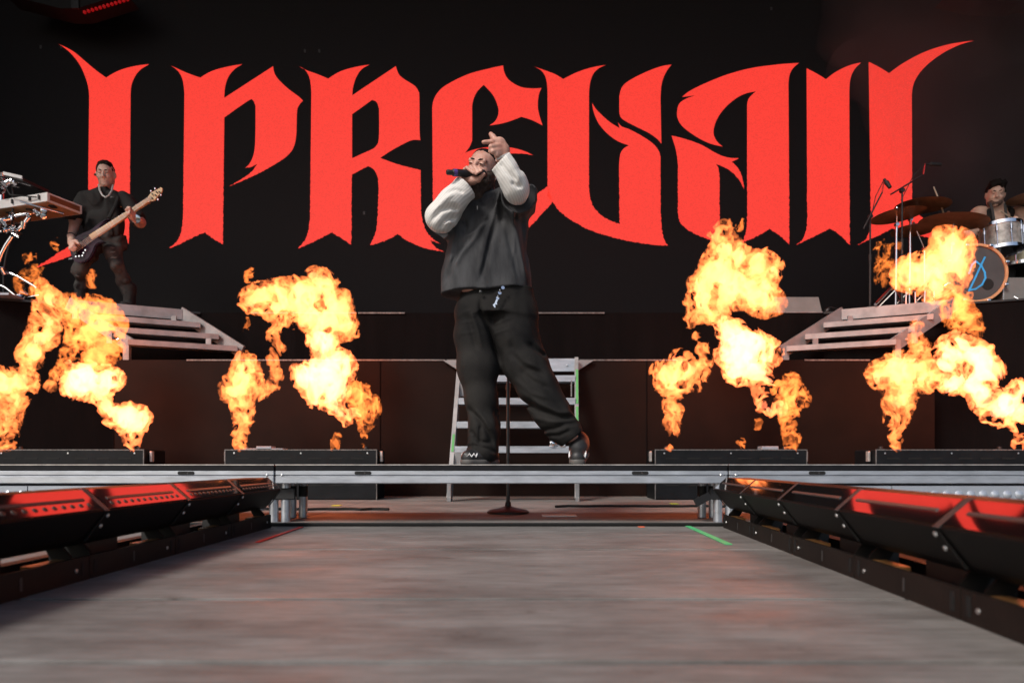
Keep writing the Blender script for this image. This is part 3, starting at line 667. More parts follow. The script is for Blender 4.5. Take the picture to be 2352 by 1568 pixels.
for k, (cx, d, lab) in enumerate(((790, 6.95, 'chrome drum pedal under the yellow flame'), (880, 7.0, 'black and chrome drum pedal beside the bass drum'), (620, 7.0, 'small chrome pedal behind the right hand stair'))):
    p = D4(cx, 1400, d); p[2] = ZU; o = empty('drum_pedal', p, lab, 'pedal')
    MB().cbox(p + np.array([-.05, -.12, .0]), p + np.array([.05, .16, .02]), .006).build('base_plate', M['darkmetal'], o)
    MB().obox(p + np.array([0, -.10, .03]), p + np.array([0, .14, .08]), .075, .012).build('footboard', M['chrome'], o)
    for s in (-1, 1): MB().tube([p + np.array([s * .05, -.1, .01]), p + np.array([s * .045, -.1, .19])], .009, 8).build('post', M['chrome'], o)
    MB().tube([p + np.array([-.05, -.1, .185]), p + np.array([.05, -.1, .185])], .010, 8).build('axle', M['chrome'], o)
    MB().lathe([(.001, 0), (.024, .012), (.024, .03), (.001, .042)], p + np.array([0, -.13, .24]), (0, 1, .2), 10).build('beater', M['darkmetal'], o)
gs = empty('grey_case', D4(1620, 1380, 6.66), 'flat grey case standing beside the bass drum', 'case'); gs.location.z = ZU
a, b = D4(1512, 1390, 6.62), D4(1900, 1200, 6.62)
MB().cbox((a[0], 6.60, ZU), (b[0], 6.9, b[2] + .02), .008).build('case_body', M['grey_box'], gs)
MB().box((a[0] - .006, 6.597, ZU), (a[0] + .004, 6.60, b[2])).build('corner_trim', M['alu_edge'], gs)
# boom microphone stands beside the kit
def boom_stand(base, joint, tail, tip, mic_a, mic_b, label):
    b = np.array([base[0], base[1], ZU]); o = empty('boom_stand', b, label, 'microphone stand')
    MB().lathe([(.10, 0), (.10, .012), (.03, .03), (.012, .06)], b, n=20).build('base', M['darkmetal'], o)
    j = np.array(joint); MB().tube([b + np.array([0, 0, .04]), b + (j - b) * .55], .012, 10).build('lower_tube', M['darkmetal'], o)
    MB().tube([b + (j - b) * .55, j], .0085, 10).build('upper_tube', M['darkmetal'], o)
    MB().lathe([(.016, -.03), (.018, .05)], b + (j - b) * .55, (0, 0, 1), 10).build('clutch', M['gaffer'], o)
    MB().lathe([(.022, -.02), (.022, .02)], j, (0, 1, 0), 10).build('swivel', M['gaffer'], o)
    MB().tube([tail, tip], .008, 8).build('boom', M['darkmetal'], o)
    MB().tube([tip, mic_a], .006, 6).build('clip', mat('red_band', (.45, .02, .02), .5), o)
    MB().tube([mic_a, lerp(mic_a, mic_b, .3), lerp(mic_a, mic_b, .35), mic_b], [.014, .014, .024, .018], 10).build('microphone', M['gaffer'], o)
    MB().tube([mic_a, lerp(mic_a, j, .4) + np.array([-.03, 0, -.02]), j + np.array([-.012, 0, -.1])], .004, 6).build('cable', M['gaffer'], o)
boom_stand(D4(300, 1390, 6.95)[:2], D4(302, 620, 6.95), D4(240, 730, 6.9), D4(412, 395, 6.95), D4(430, 275, 6.95), D4(485, 352, 6.9), 'slim leaning microphone stand at the end of the drum riser')
boom_stand(D4(592, 1390, 6.9)[:2], D4(595, 380, 6.9), D4(490, 415, 6.9), D4(790, 235, 6.9), D4(805, 135, 6.9), D4(950, 142, 6.9), 'tall boom microphone stand reaching over the cymbals')
p0, p1 = D4(350, 1425, 6.75), D4(500, 1270, 6.95)
lg = MB().tube([p0, p1], .016, 10).build('hardware_strut', M['chrome']); props(lg, 'short chrome strut leaning beside the leaning microphone stand', 'strut')

# ------------------------------------------------------------------ keyboard on its chrome rack
K1 = lambda cx, cy, d: P(cx * .2031, 379.75 + cy * .2031, d)
kn = K1(535, 402, 6.45); side = np.array([-.95, .31, 0]); end = np.array([.31, .95, 0]); kh = np.array([0, 0, .082])
def slabbox(mb, o, a, b, c):
    vs = [o, o + a, o + a + b, o + b, o + c, o + a + c, o + a + b + c, o + b + c]
    return mb.add(vs, [(0, 3, 2, 1), (4, 5, 6, 7), (0, 1, 5, 4), (1, 2, 6, 5), (2, 3, 7, 6), (3, 0, 4, 7)])
kb_ = empty('keyboard', kn, 'white keyboard with a brown wooden end panel on the chrome rack', 'keyboard')
ivory = mat('keyboard_white', (.70, .68, .67), .45, var=.12, vs=7)
slabbox(MB(), kn, side * 1.25, end * .36, kh).build('case', ivory, kb_)
slabbox(MB(), kn + end * .025 - side * .004 + kh * .18, side * .006, end * .31, kh * .62).build('end_panel', mat('wood_panel', (.20, .075, .03), .5, var=.25, vs=14, st=(1, 1, 5)), kb_)
slabbox(MB(), kn + side * .02 + end * .012 - np.array([0, 0, .006]), side * 1.2, end * .33, np.array([0, 0, .005])).build('bottom_panel', mat('bottom_wood', (.40, .21, .10), .5, var=.2, vs=8), kb_)
for t in (.06, .35, .62): MB().cbox(kn + side * t + end * .10 - np.array([.03, .03, .02]), kn + side * t + end * .10 + np.array([.03, .03, -.004]), .004).build('foot_pad', M['gaffer'], kb_)
for t in (.10, .22, .45): MB().box(kn + side * t + kh * .3 - np.array([.006, .02, 0]), kn + side * t + kh * .8 + np.array([.006, .0, 0])).build('socket', M['gaffer'], kb_)
MB().tube([kn + side * .12 + kh * .5 - np.array([0, .02, 0]), kn + side * .3 + kh * .8 - np.array([0, .05, 0]), kn + side * .45 + kh * 1.2 - np.array([0, .04, 0]), kn + side * .62 + kh * 3.6]  , .006, 6).build('cord', M['gaffer'], kb_)
rk = empty('keyboard_rack', (-5.0, 6.8, ZU), 'chrome tube keyboard rack with curved legs and clamps', 'rack')
def tubes(name, pts, r=.02): return MB().tube(pts, r, 12).build(name, M['chrome'], rk)
def K(cx, cy, d=6.62): return K1(cx, cy, d)
arc = [K(330, 590), K(255, 690), K(150, 790), K(70, 905), K(20, 1000), K(-40, 1150), K(-60, 1350), K(-60, 1620)]
tubes('curved_leg', arc, .022)
tubes('curved_leg', [K(20, 300, 6.9), K(15, 500, 6.9), K(-10, 700, 6.9), K(-60, 900, 6.9)], .021)
tubes('cross_tube', [K(-60, 640), K(120, 585), K(330, 545), K(520, 520, 6.7)], .017)
tubes('cross_tube', [K(-80, 780), K(60, 740), K(170, 745)], .017)
tubes('cross_tube', [K(-60, 1160), K(40, 1192), K(200, 1255), K(390, 1365), K(420, 1390)], .015)
tubes('cross_tube', [K(-60, 1330), K(60, 1380), K(210, 1500)], .013)
tubes('foot_tube', [K(210, 1500), K(320, 1490), K(450, 1470)], .014)
tubes('upright', [K(20, 80, 6.8), K(22, 300, 6.85)], .02)
tubes('upper_arm', [K(-40, 110, 6.8), K(120, 160, 6.75), K(350, 225, 6.7)], .010)
tubes('upper_arm', [K(-40, 190, 6.8), K(90, 215, 6.75), K(215, 245, 6.7)], .008)
tubes('thin_arm', [K(225, 408, 6.4), K(440, 470, 6.45), K(720, 548, 6.6)], .008)
rc = random.Random(5)
for (cx, cy) in ((20, 290), (45, 210), (100, 185), (140, 185), (70, 610), (130, 575), (330, 555), (420, 530), (500, 520), (490, 575), (60, 735), (120, 725), (165, 760), (185, 800), (150, 720), (40, 650), (265, 675), (230, 1480), (265, 1445), (30, 1190)):
    p = K(cx, cy, 6.58); q = Vector((rc.uniform(-1, 1), rc.uniform(-1, 1), rc.uniform(-1, 1)))
    cl = MB().lathe([(.012, -.035), (.026, -.03), (.026, .01), (.018, .014), (.018, .034), (.008, .036)], p, q, 10).build('clamp', M['chrome'], rk)
    if rc.random() < .5: MB().lathe([(.006, .03), (.011, .05), (.004, .07)], p, q.orthogonal(), 8).build('wing_bolt', M['darkmetal'], cl)
cb = MB().tube([K(120, 215), K(145, 300), K(143, 500), K(135, 690), K(110, 880), K(65, 1040), K(40, 1200), K(38, 1480)], .008, 8).build('rack_cable', M['gaffer']); props(cb, 'black cable hanging down the keyboard rack', 'cable')
tb = empty('tablet', K(160, 150, 6.7), 'thin white edged tablet tilted on the arm above the keyboard', 'tablet')
o = K(55, 125, 6.6); slabbox(MB(), o, K(260, 175, 6.6) - o, np.array([.05, .30, .0]), np.array([0, 0, .028])).build('tablet_body', M['darkmetal'], tb)
slabbox(MB(), o - np.array([.01, .012, -.012]), (K(265, 172, 6.6) - o) * 1.02, np.array([0, .01, 0]), np.array([0, 0, .03])).build('rim', ivory, tb)
jb = MB().cbox(K(-30, 1500, 6.5), K(95, 1462, 6.3), .004).build('junction_box', M['grey_fix']); props(jb, 'small grey junction box at the foot of the keyboard rack', 'box'); 
# ------------------------------------------------------------------ people
def frame(f, roll):
    f = np.array(f, float); f /= np.linalg.norm(f); r = np.cross(f, (0, 0, 1)); r /= np.linalg.norm(r); u = np.cross(r, f)
    c, s = math.cos(math.radians(roll)), math.sin(math.radians(roll))
    r, u = r * c + u * s, u * c - r * s
    return np.stack([r, f, u], 1)          # columns: his right side, forward, up
class Head:
    def __init__(s, c, f, roll, sc, jaw=1.): s.jaw = jaw; s.c = np.array(c, float); s.R = frame(f, roll); s.s = sc
    def p(s, x, y, z): return s.c + s.s * (s.R @ np.array([x, y, z], float))
    def skin(s, S, neck):
        q = s.s; e = lambda c, r, k=.015, op='add': S.ell(s.p(*c), np.array(r) * q, s.R, k * q, op)
        e((0, -.012, .035), (.077, .096, .084)); e((0, .028, -.035), (.064, .068, .080), .03); e((0, .068, -.092), (.030, .028, .024), .025)
        for m in (-1, 1):
            e((m * .040 * s.jaw, .058, -.022), (.030, .036, .030), .02); e((m * .060 * s.jaw, .0, -.05), (.022 * s.jaw, .045, .045), .03)
            e((m * .080, -.008, -.002), (.012, .022, .034), .008)
        S.cap(s.p(-.040, .080, .034), s.p(.040, .080, .034), .013 * q, k=.016 * q)
        for m in (-1, 1): e((m * .031, .099, .014), (.019, .013, .012), .010, 'sub')
        for m in (-1, 1): e((m * .031, .083, .013), (.0135, .0125, .0125), .004)
        S.cap(s.p(0, .094, .022), s.p(0, .118, -.022), .0085 * q, .0135 * q, k=.012 * q)
        for m in (-1, 1): e((m * .012, .106, -.026), (.010, .011, .009), .008)
        S.cap(s.p(-.018, .094, -.052), s.p(.018, .094, -.052), .0065 * q, k=.008 * q); S.cap(s.p(-.015, .092, -.064), s.p(.015, .092, -.064), .0075 * q, k=.008 * q)
        S.cap(s.p(-.02, .104, -.058), s.p(.02, .104, -.058), .0035 * q, k=.004 * q, op='sub')
        S.cap(s.p(0, -.015, -.05), neck, .056 * q, .062 * q, k=.03 * q)
def local_grid(h_, pad, h): return SDF(h_.c - pad, h_.c + pad, h)
def cut(S, n, p):
    """keep the side of the plane through p that n points to"""
    X, Y, Z = S.xyz(); S.F = np.maximum(S.F, -((X - p[0]) * n[0] + (Y - p[1]) * n[1] + (Z - p[2]) * n[2]).astype(np.float32)); return S
def rough(S, amp, fr, seed):
    m = np.abs(S.F) < amp * 2.5 + .02; ii = np.argwhere(m); x, y, z = (S.ax[i][ii[:, i]] for i in range(3))
    S.F[m] += amp * (vnoise(x * fr, y * fr, z * fr, seed) + .5 * vnoise(x * fr * 2.1, y * fr * 2.1, z * fr * 2.1, seed + 1)); return S
def fold(S, amp, fr, seed, st=(1, 1, 1), band=.05):
    m = np.abs(S.F) < band; ii = np.argwhere(m); x, y, z = (S.ax[i][ii[:, i]] for i in range(3))
    w = vnoise(x * 5, y * 5, z * 5, seed) * .5
    n = vnoise(x * fr * st[0] + w, y * fr * st[1], z * fr * st[2] + w, seed + 2)
    S.F[m] += amp * (1 - 2 * np.abs(n)); return S
def crease(S, amp, fr, ang, st, seed, band=.05, lo=-9., hi=9.):
    """narrow grooves running along the direction ang (degrees from straight down, in the picture plane)"""
    m = np.abs(S.F) < band; ii = np.argwhere(m); x, y, z = (S.ax[i][ii[:, i]] for i in range(3)); c, s_ = math.cos(math.radians(ang)), math.sin(math.radians(ang))
    u, v = x * c + z * s_, -x * s_ + z * c; w = vnoise(x * 4, y * 4, z * 4, seed + 9) * .35
    n = vnoise(u * fr + w, y * fr * .8, v * fr / st + w, seed); k = np.clip((z - lo) / .1, 0, 1) * np.clip((hi - z) / .1, 0, 1)
    S.F[m] += k * amp * (np.clip(1 - np.abs(n) * 3.2, -.25, 1)); return S
def grooves(S, f, d, ymax, lines):
    """press single creases (depth > 0) and ridges (depth < 0) into the front of a garment: (points, width, depth)"""
    m = np.abs(S.F) < .06; ii = np.argwhere(m); x, y, z = (S.ax[i][ii[:, i]] for i in range(3)); k = np.clip((ymax - y) / .05, 0, 1); out = np.zeros(len(x), np.float32)
    for pts, w, dep in lines:
        q = [f(*p_, d)[[0, 2]] for p_ in pts]; best = np.full(len(x), 9., np.float32); n_ = len(q) - 1; tt = np.zeros(len(x), np.float32)
        for i in range(n_):
            a, b = q[i], q[i + 1]; e = b - a; t = np.clip(((x - a[0]) * e[0] + (z - a[1]) * e[1]) / (e @ e), 0, 1)
            r = np.hypot(x - a[0] - t * e[0], z - a[1] - t * e[1]); c = r < best; best = np.where(c, r, best); tt = np.where(c, (i + t) / n_, tt)
        out += dep * np.exp(-(best / w) ** 2) * np.clip(np.minimum(tt, 1 - tt) * 5 + .15, 0, 1)
    S.F[m] += k * out; return S
def hollow(S, t, where):
    X, Y, Z = S.xyz(); w = where(X, Y, Z); inner = -(S.F + t); S.F = np.where(w, np.maximum(S.F, inner), S.F).astype(np.float32); return S
def skinmat(name, c, c2): return mat(name, c, .46, col2=c2, vs=17, bump=.2, bs=120, sss=.12, spec=.4)
def small(mb, name, m, parent): return mb.build(name, m, parent)
eyem = mat('eye_dark', (.02, .014, .011), .2)

# ---------------- the singer
A = lambda cx, cy, d: P(955.5 + cx * .27344, 269.5 + cy * .27344, d)
B = lambda cx, cy, d: P(955.5 + cx * .29688, 637 + cy * .29688, d)
H6 = lambda cx, cy, d: P(1065.75 + cx * .10938, 294 + cy * .10938, d)
skin1 = skinmat('skin_singer', (.44, .205, .155), (.60, .36, .285))
hd = Head(P(1107, 395, 3.72), (-.34, -.93, -.06), 13, .98, .86)
S = SDF((-.62, 3.28, .30), (.45, 4.02, 2.14), .0048)
neck = A(600, 720, 3.78)
hd.skin(S, neck)
chest, belly, pelvis = A(610, 860, 3.79), A(600, 1250, 3.78), B(600, 200, 3.79)
S.cap(neck, chest, .055, .085, k=.04).cap(chest, belly, .09, .10, k=.05).cap(belly, pelvis, .10, .09, k=.05)
S.ell(B(440, 80, 3.685), (.07, .05, .034), k=.04)
sl_, el, wl_ = A(400, 770, 3.74), A(195, 848, 3.60), A(395, 585, 3.60)
S.cap(chest, sl_, .07, .05, k=.04).chain([sl_, el, wl_], [.048, .034, .027], .02)
sr, er, wr = A(830, 690, 3.78), A(845, 640, 3.46), A(728, 355, 3.41)
S.cap(chest, sr, .07, .05, k=.04).chain([sr, er, wr], [.05, .034, .027], .02)
ll = [B(470, 260, 3.78), B(485, 760, 3.72), B(500, 1340, 3.68)]; S.chain([pelvis] + ll, [.08, .07, .05, .035], .04)
lr = [B(720, 260, 3.77), B(900, 790, 3.68), B(1205, 1230, 3.62)]; S.chain([pelvis] + lr, [.08, .07, .05, .035], .04)
# hand round the microphone
mA, mB = P(1026, 395.5, 3.50), P(1107, 401, 3.585); md = (mB - mA) / np.linalg.norm(mB - mA)
palm = H6(60, 1010, 3.585); S.cap(wl_, palm, .030, .034, k=.02, sc=(1, .8, 1)); S.cap(palm, H6(190, 1090, 3.57), .034, .026, k=.02)
for kx, mx_, tx in (((20, 870), (60, 835), (200, 945)), ((70, 850), (150, 815), (255, 970)), ((140, 840), (230, 810), (310, 930)), ((210, 850), (305, 830), (365, 900))):
    a_, b_, c_ = H6(*kx, 3.585), H6(*mx_, 3.535), H6(*tx, 3.512)
    S.chain([palm, a_, b_, c_], [.013, .0105, .0095, .0078], .003)
S.chain([H6(120, 1110, 3.57), H6(300, 1085, 3.545), H6(420, 975, 3.53)], [.019, .0135, .010], .010)
# pointing hand
pc = H6(745, 400, 3.40); S.cap(wr, H6(800, 520, 3.405), .029, .034, k=.02); S.cap(H6(790, 480, 3.405), pc, .038, .036, k=.02, sc=(1, .75, 1)); S.cap(pc, H6(740, 310, 3.395), .036, .026, k=.02, sc=(1, .75, 1))
S.chain([H6(740, 300, 3.385), H6(590, 292, 3.37), H6(410, 300, 3.365)], [.0165, .0125, .0098], .008)      # index
S.chain([H6(680, 290, 3.41), H6(610, 190, 3.415), H6(565, 130, 3.42)], [.018, .0135, .0115], .008)        # thumb, up
S.chain([H6(740, 380, 3.375), H6(570, 395, 3.35), H6(548, 500, 3.36)], [.0155, .0120, .0098], .007)       # middle, curled
S.chain([H6(750, 470, 3.375), H6(610, 495, 3.35), H6(640, 540, 3.375)], [.0150, .0118, .0095], .007)       # ring, curled
S.chain([H6(770, 530, 3.38), H6(680, 560, 3.36), H6(700, 590, 3.38)], [.0130, .0105, .0085], .007)         # little, curled
singer = S.mesh('person', skin1)
props(singer, 'singer in a washed black top pointing past the microphone', 'person')
# hair, brows, beard
G = local_grid(hd, .20, .005)
G.ell(hd.p(0, -.016, .038), np.array((.081, .098, .087)) * hd.s, hd.R, .01); cut(G, hd.R @ np.array([0, -.62, .78]), hd.p(0, .045, .088)); rough(G, .003, 90, 3)
G.mesh('hair', mat('dark_hair', (.010, .0075, .0065), .7, var=.4, vs=60, spec=.1), singer)
hairm = _mats['dark_hair']
G = local_grid(hd, .23, .005); q = hd.s
G.ell(hd.p(0, .020, -.080), np.array((.082, .088, .070)) * q, hd.R, .03); G.ell(hd.p(0, .052, -.140), np.array((.064, .056, .054)) * q, hd.R, .03)
for m in (-1, 1): G.ell(hd.p(m * .052, .036, -.046), np.array((.034, .052, .050)) * q, hd.R, .02); G.ell(hd.p(m * .064, .008, -.045), np.array((.021, .036, .066)) * q, hd.R, .02)
G.cap(hd.p(-.030, .090, -.043), hd.p(.030, .090, -.043), .009 * q, k=.008)
G.ell(hd.p(0, .105, -.060), np.array((.022, .03, .011)) * q, hd.R, .006, 'sub'); G.ell(hd.p(0, .075, .005), np.array((.046, .07, .036)) * q, hd.R, .01, 'sub')
rough(G, .005, 70, 5)
G.mesh('beard', mat('beard_hair', (.020, .012, .008), .7, col2=(.075, .040, .024), vs=40, bump=.5, bs=260), singer)
for m in (-1, 1):
    MB().tube([hd.p(m * .010, .0925, .034), hd.p(m * .022, .0930, .0375), hd.p(m * .038, .0880, .0385), hd.p(m * .056, .0710, .032)], [.0030, .0048, .0045, .0020], 6).build('eyebrow', hairm, singer)
    MB().tube([hd.p(m * .020, .097, .0125), hd.p(m * .031, .0995, .0135), hd.p(m * .043, .094, .0115)], [.0012, .0032, .0012], 6).build('eye', eyem, singer)
MB().lathe([(.004, -.004), (.004, .004)], hd.p(-.086, -.002, -.03), (1, 0, 0), 8).build('earring', M['chrome'], singer)
# washed black top
def torso(S, rows, y0, dep):
    """rows: (z, x0, x1) outline; fills a soft elliptical tube"""
    rows = sorted(rows); zs = [r[0] for r in rows]; X, Y, Z = S.xyz()
    z = S.ax[2]; x0 = np.interp(z, zs, [r[1] for r in rows]); x1 = np.interp(z, zs, [r[2] for r in rows])
    c = ((x0 + x1) / 2)[None, None, :]; a = ((x1 - x0) / 2)[None, None, :]; b = a * dep
    k = (np.abs((X - c) / a) ** 2.5 + np.abs((Y - y0) / b) ** 2.5) ** (1 / 2.5)
    d = ((k - 1) * np.minimum(a, b)).astype(np.float32)
    d = np.maximum(d, Z - zs[-1]); d = np.maximum(d, zs[0] - Z)
    S._mix((slice(None),) * 3, d.astype(np.float32), .05, 'add'); return S
def row(f, cy, xa, xb, d): return (f(0, cy, d)[2], f(xa, cy, d)[0], f(xb, cy, d)[0])
TD = 3.78
S = SDF((-.56, 3.36, 1.18), (.46, 4.08, 1.92), .0066)
torso(S, [row(A, 700, 400, 880, TD), row(A, 780, 345, 945, TD), row(A, 950, 300, 935, TD), row(A, 1150, 247, 945, TD), row(A, 1330, 226, 970, TD), row(A, 1500, 215, 985, TD)], TD, .70)
S.cap(A(420, 780, 3.77), A(600, 700, 3.79), .075, .085, k=.06).cap(A(600, 690, 3.79), A(850, 680, 3.79), .085, .09, k=.06)
S.cap(A(560, 690, 3.76), A(690, 620, 3.79), .070, .066, k=.05)
S.cap(A(390, 800, 3.76), A(235, 868, 3.70), .085, .092, k=.05)
S.cap(A(850, 690, 3.78), A(862, 655, 3.56), .10, .098, k=.05)
cut(S, (0, .25, -1.0), A(600, 640, 3.66) + np.array([0, 0, .035]))
# radiating folds from the raised shoulder, then creases
m_ = np.abs(S.F) < .05; ii = np.argwhere(m_); x, y, z = (S.ax[i][ii[:, i]] for i in range(3)); o_ = A(775, 560, 3.7)
th = np.arctan2(x - o_[0], o_[2] - z); rr_ = np.hypot(x - o_[0], z - o_[2]); w_ = vnoise(x * 6, y * 6, z * 6, 41)
S.F[m_] -= (.012 * np.clip(rr_ / .35, .3, .8) * (.62 - np.abs(np.sin(th * 8.5 + 1.1 * w_ + y * 4)) ** .8)).astype(np.float32)
crease(S, .005, 10, -25, 5, 44, lo=1.30)
grooves(S, A, 3.62, 3.76, [
    ([(735, 600), (690, 700), (650, 820), (600, 1000), (560, 1200), (520, 1350)], .016, -.018), ([(700, 680), (655, 760), (570, 870), (480, 960), (410, 1010)], .015, -.014),
    ([(600, 850), (500, 1000), (380, 1140), (280, 1290)], .018, -.017), ([(345, 900), (310, 1060), (270, 1250)], .014, -.013), ([(800, 800), (860, 1000), (900, 1200), (935, 1370)], .013, -.012), ([(760, 690), (790, 800), (830, 920)], .010, -.011),
    ([(690, 640), (665, 720), (600, 850), (480, 930), (395, 965)], .013, .016), ([(670, 860), (620, 1050), (570, 1250), (545, 1380)], .016, .017), ([(470, 960), (400, 1060), (300, 1230), (245, 1370)], .018, .015), ([(730, 630), (705, 740), (720, 900)], .011, .014),
    ([(775, 640), (800, 740), (850, 860)], .010, .012), ([(880, 780), (905, 930), (925, 1120), (950, 1300)], .013, .013), ([(400, 960), (420, 900), (400, 830)], .012, .014), ([(330, 1000), (300, 1150)], .010, .010), ([(760, 900), (800, 1100), (850, 1330)], .016, .011), ([(560, 720), (600, 690), (650, 640)], .009, .008)])
X, Y, Z = S.xyz()
hem = A(0, 1408, 3.55)[2] + .020 * np.sin(X * 9 + 1) - .06 * (X + .05) * 0
hollow(S, .022, lambda X, Y, Z: (Z < 1.37) & (X > -.6))
ea, eb = A(390, 800, 3.76), A(235, 868, 3.70); dv = (eb - ea) / np.linalg.norm(eb - ea)
S.cap(eb + dv * .02, eb + dv * .16, .078, .085, k=.01, op='sub')
ea, eb = A(850, 690, 3.78), A(862, 650, 3.52); dv = (eb - ea) / np.linalg.norm(eb - ea)
S.cap(eb - dv * .01, eb + dv * .2, .084, .095, k=.01, op='sub')
S.F = np.maximum(S.F, (hem - Z)).astype(np.float32)
def washed(name, dark, light, sc, bump, st=(1, 1, .45)):
    m = mat(name, dark, .85, col2=light, vs=sc, st=st, bump=bump, bs=190, spec=.2, wrinkle=.5, ws=9); return m
S.mesh('top', washed('washed_black', (.016, .0165, .019), (.098, .099, .104), 5.5, .3, (1, 1, .3)), singer)
knit = mat('ribbed_knit', (.66, .64, .61), .85, var=.12, vs=30, sheen=.3)
def rib(name, a, b):
    """white rib knit, ribs running along a -> b"""
    m = bpy.data.materials.new(name); m.use_nodes = True; N = m.node_tree.nodes; L = m.node_tree.links; bs = N['Principled BSDF']
    bs.inputs['Roughness'].default_value = .9; bs.inputs['Sheen Weight'].default_value = .2
    t = Vector([float(q) for q in (b - a)]).normalized(); tc = N.new('ShaderNodeTexCoord')
    mp = N.new('ShaderNodeMapping'); mp.vector_type = 'POINT'; xx = t.cross(Vector((0, 1, 0))).normalized(); mp.inputs['Rotation'].default_value = Matrix((xx, t.cross(xx), t)).to_euler()
    L.new(tc.outputs['Object'], mp.inputs[0])
    wv = N.new('ShaderNodeTexWave'); wv.bands_direction = 'X'; wv.inputs['Scale'].default_value = 27; wv.inputs['Distortion'].default_value = 1.6; wv.inputs['Detail'].default_value = 2
    L.new(mp.outputs[0], wv.inputs['Vector']); r = N.new('ShaderNodeValToRGB'); r.color_ramp.elements[0].color = (.60, .58, .55, 1); r.color_ramp.elements[1].color = (.72, .70, .67, 1)
    L.new(wv.outputs['Fac'], r.inputs[0]); L.new(r.outputs[0], bs.inputs['Base Color'])
    bp = N.new('ShaderNodeBump'); bp.inputs['Strength'].default_value = .16; bp.inputs['Distance'].default_value = .004; L.new(wv.outputs['Fac'], bp.inputs['Height']); L.new(bp.outputs[0], bs.inputs['Normal']); return m
def sleeve(pts, rs, cuff_in, seed, extra):
    lo = np.min(pts, 0) - .16; hi = np.max(pts, 0) + .16; S = SDF(lo, hi, .0058); S.chain(pts, rs, .05)
    crease(S, .006, 9, 60 if seed == 51 else -30, 3, seed)
    grooves(S, A, 3.5, 3.62, [([(120, 860), (200, 770), (280, 740), (360, 740)], .012, .020), ([(150, 790), (230, 700), (320, 640)], .012, -.010), ([(190, 900), (260, 830), (330, 800)], .010, .014), ([(250, 640), (330, 600), (400, 620)], .010, .010), ([(210, 880), (300, 850)], .010, -.008)] if seed == 51 else
            [([(700, 480), (770, 570), (850, 640)], .010, .009), ([(740, 420), (820, 540), (880, 640)], .011, -.008), ([(800, 640), (850, 670), (890, 660)], .010, .012), ([(770, 300), (840, 430), (885, 560)], .010, .008)])
    e, f = np.array(pts[-1]), np.array(pts[-2]); t = (e - f) / np.linalg.norm(e - f)
    S.cap(e - t * cuff_in, e + t * .14, rs[-1] - .022, rs[-1] + .006, k=.008, op='sub')
    cut(S, -(t + np.array(extra)) / np.linalg.norm(t + np.array(extra)), e + t * .004)
    return S.mesh('sleeve', rib('rib_knit_%d' % seed, np.array(pts[-2]), e), singer)
sleeve([A(350, 800, 3.72), A(235, 840, 3.60), A(190, 842, 3.58), A(300, 700, 3.57), A(412, 592, 3.585)], [.056, .062, .058, .061, .068], .06, 51, (0, 0, 0))
sleeve([A(858, 660, 3.60), A(840, 622, 3.45), A(832, 585, 3.42), A(785, 480, 3.40), A(712, 375, 3.40)], [.048, .050, .052, .056, .061], .07, 52, (-.25, -.3, 0))
# wide jeans
S = SDF((-.52, 3.40, .302), (.62, 4.06, 1.34), .0068)
PD = 3.76
torso(S, [row(B, 92, 356, 905, PD), row(B, 180, 345, 905, PD), row(B, 300, 340, 918, PD)], PD, .70)
for pts, rs in (([B(455, 300, 3.75), B(450, 450, 3.74), B(480, 700, 3.72), B(505, 950, 3.70), B(530, 1150, 3.69), B(515, 1340, 3.68)], [.105, .098, .103, .080, .076, .088]),
                ([B(765, 300, 3.75), B(775, 450, 3.74), B(855, 680, 3.71), B(950, 870, 3.68), B(1035, 1020, 3.66), B(1120, 1140, 3.64), B(1195, 1225, 3.62)], [.115, .110, .108, .100, .090, .084, .070])):
    S.chain(pts, rs, .06, (1, 1.05, 1))
crease(S, .004, 8, 20, 6, 61, .06, .45)
grooves(S, B, 3.62, 3.76, [
    ([(497, 150), (500, 270), (540, 340), (590, 450), (640, 640)], .012, .016), ([(420, 260), (470, 380), (510, 560)], .014, -.010), ([(400, 300), (430, 420), (470, 560)], .012, .008),
    ([(395, 990), (480, 1080), (560, 1200), (600, 1310)], .014, .017), ([(430, 1010), (520, 1090), (600, 1210)], .012, -.011), ([(500, 1140), (492, 1290)], .010, .014), ([(440, 1230), (500, 1275), (580, 1280)], .010, .013), ([(380, 1310), (450, 1300), (560, 1325), (640, 1365)], .009, .010), ([(420, 1180), (470, 1240)], .009, .010), ([(600, 1000), (630, 1100), (640, 1180)], .011, .012),
    ([(860, 500), (950, 565), (1010, 600)], .014, .018), ([(720, 470), (760, 600), (860, 710), (1010, 770)], .017, .014), ([(690, 420), (740, 560), (830, 660), (980, 720)], .014, -.010), ([(800, 700), (900, 810), (1030, 870)], .014, .012), ([(760, 780), (880, 900), (1040, 950)], .013, -.009),
    ([(800, 930), (950, 1030), (1100, 1090), (1235, 1085)], .015, .020), ([(800, 880), (950, 985), (1100, 1050), (1215, 1050)], .014, -.013), ([(960, 1180), (1060, 1175), (1150, 1140), (1250, 1130)], .013, .016), ([(900, 1080), (1020, 1120), (1120, 1120)], .012, -.009), ([(1180, 1010), (1235, 1060), (1270, 1110)], .011, .014), ([(1000, 1220), (1100, 1225), (1200, 1180)], .010, .011),
    ([(330, 432), (460, 420)], .006, -.004), ([(340, 262), (440, 255)], .006, -.004), ([(335, 345), (450, 335)], .006, -.004), ([(590, 432), (730, 395)], .006, -.004), ([(600, 352), (740, 310)], .006, -.004), ([(560, 270), (720, 235)], .006, -.004)])
X, Y, Z = S.xyz(); pl = B(1205, 1252, 3.60); nn = np.array([-.60, .0, .80]); right_leg = X > .15
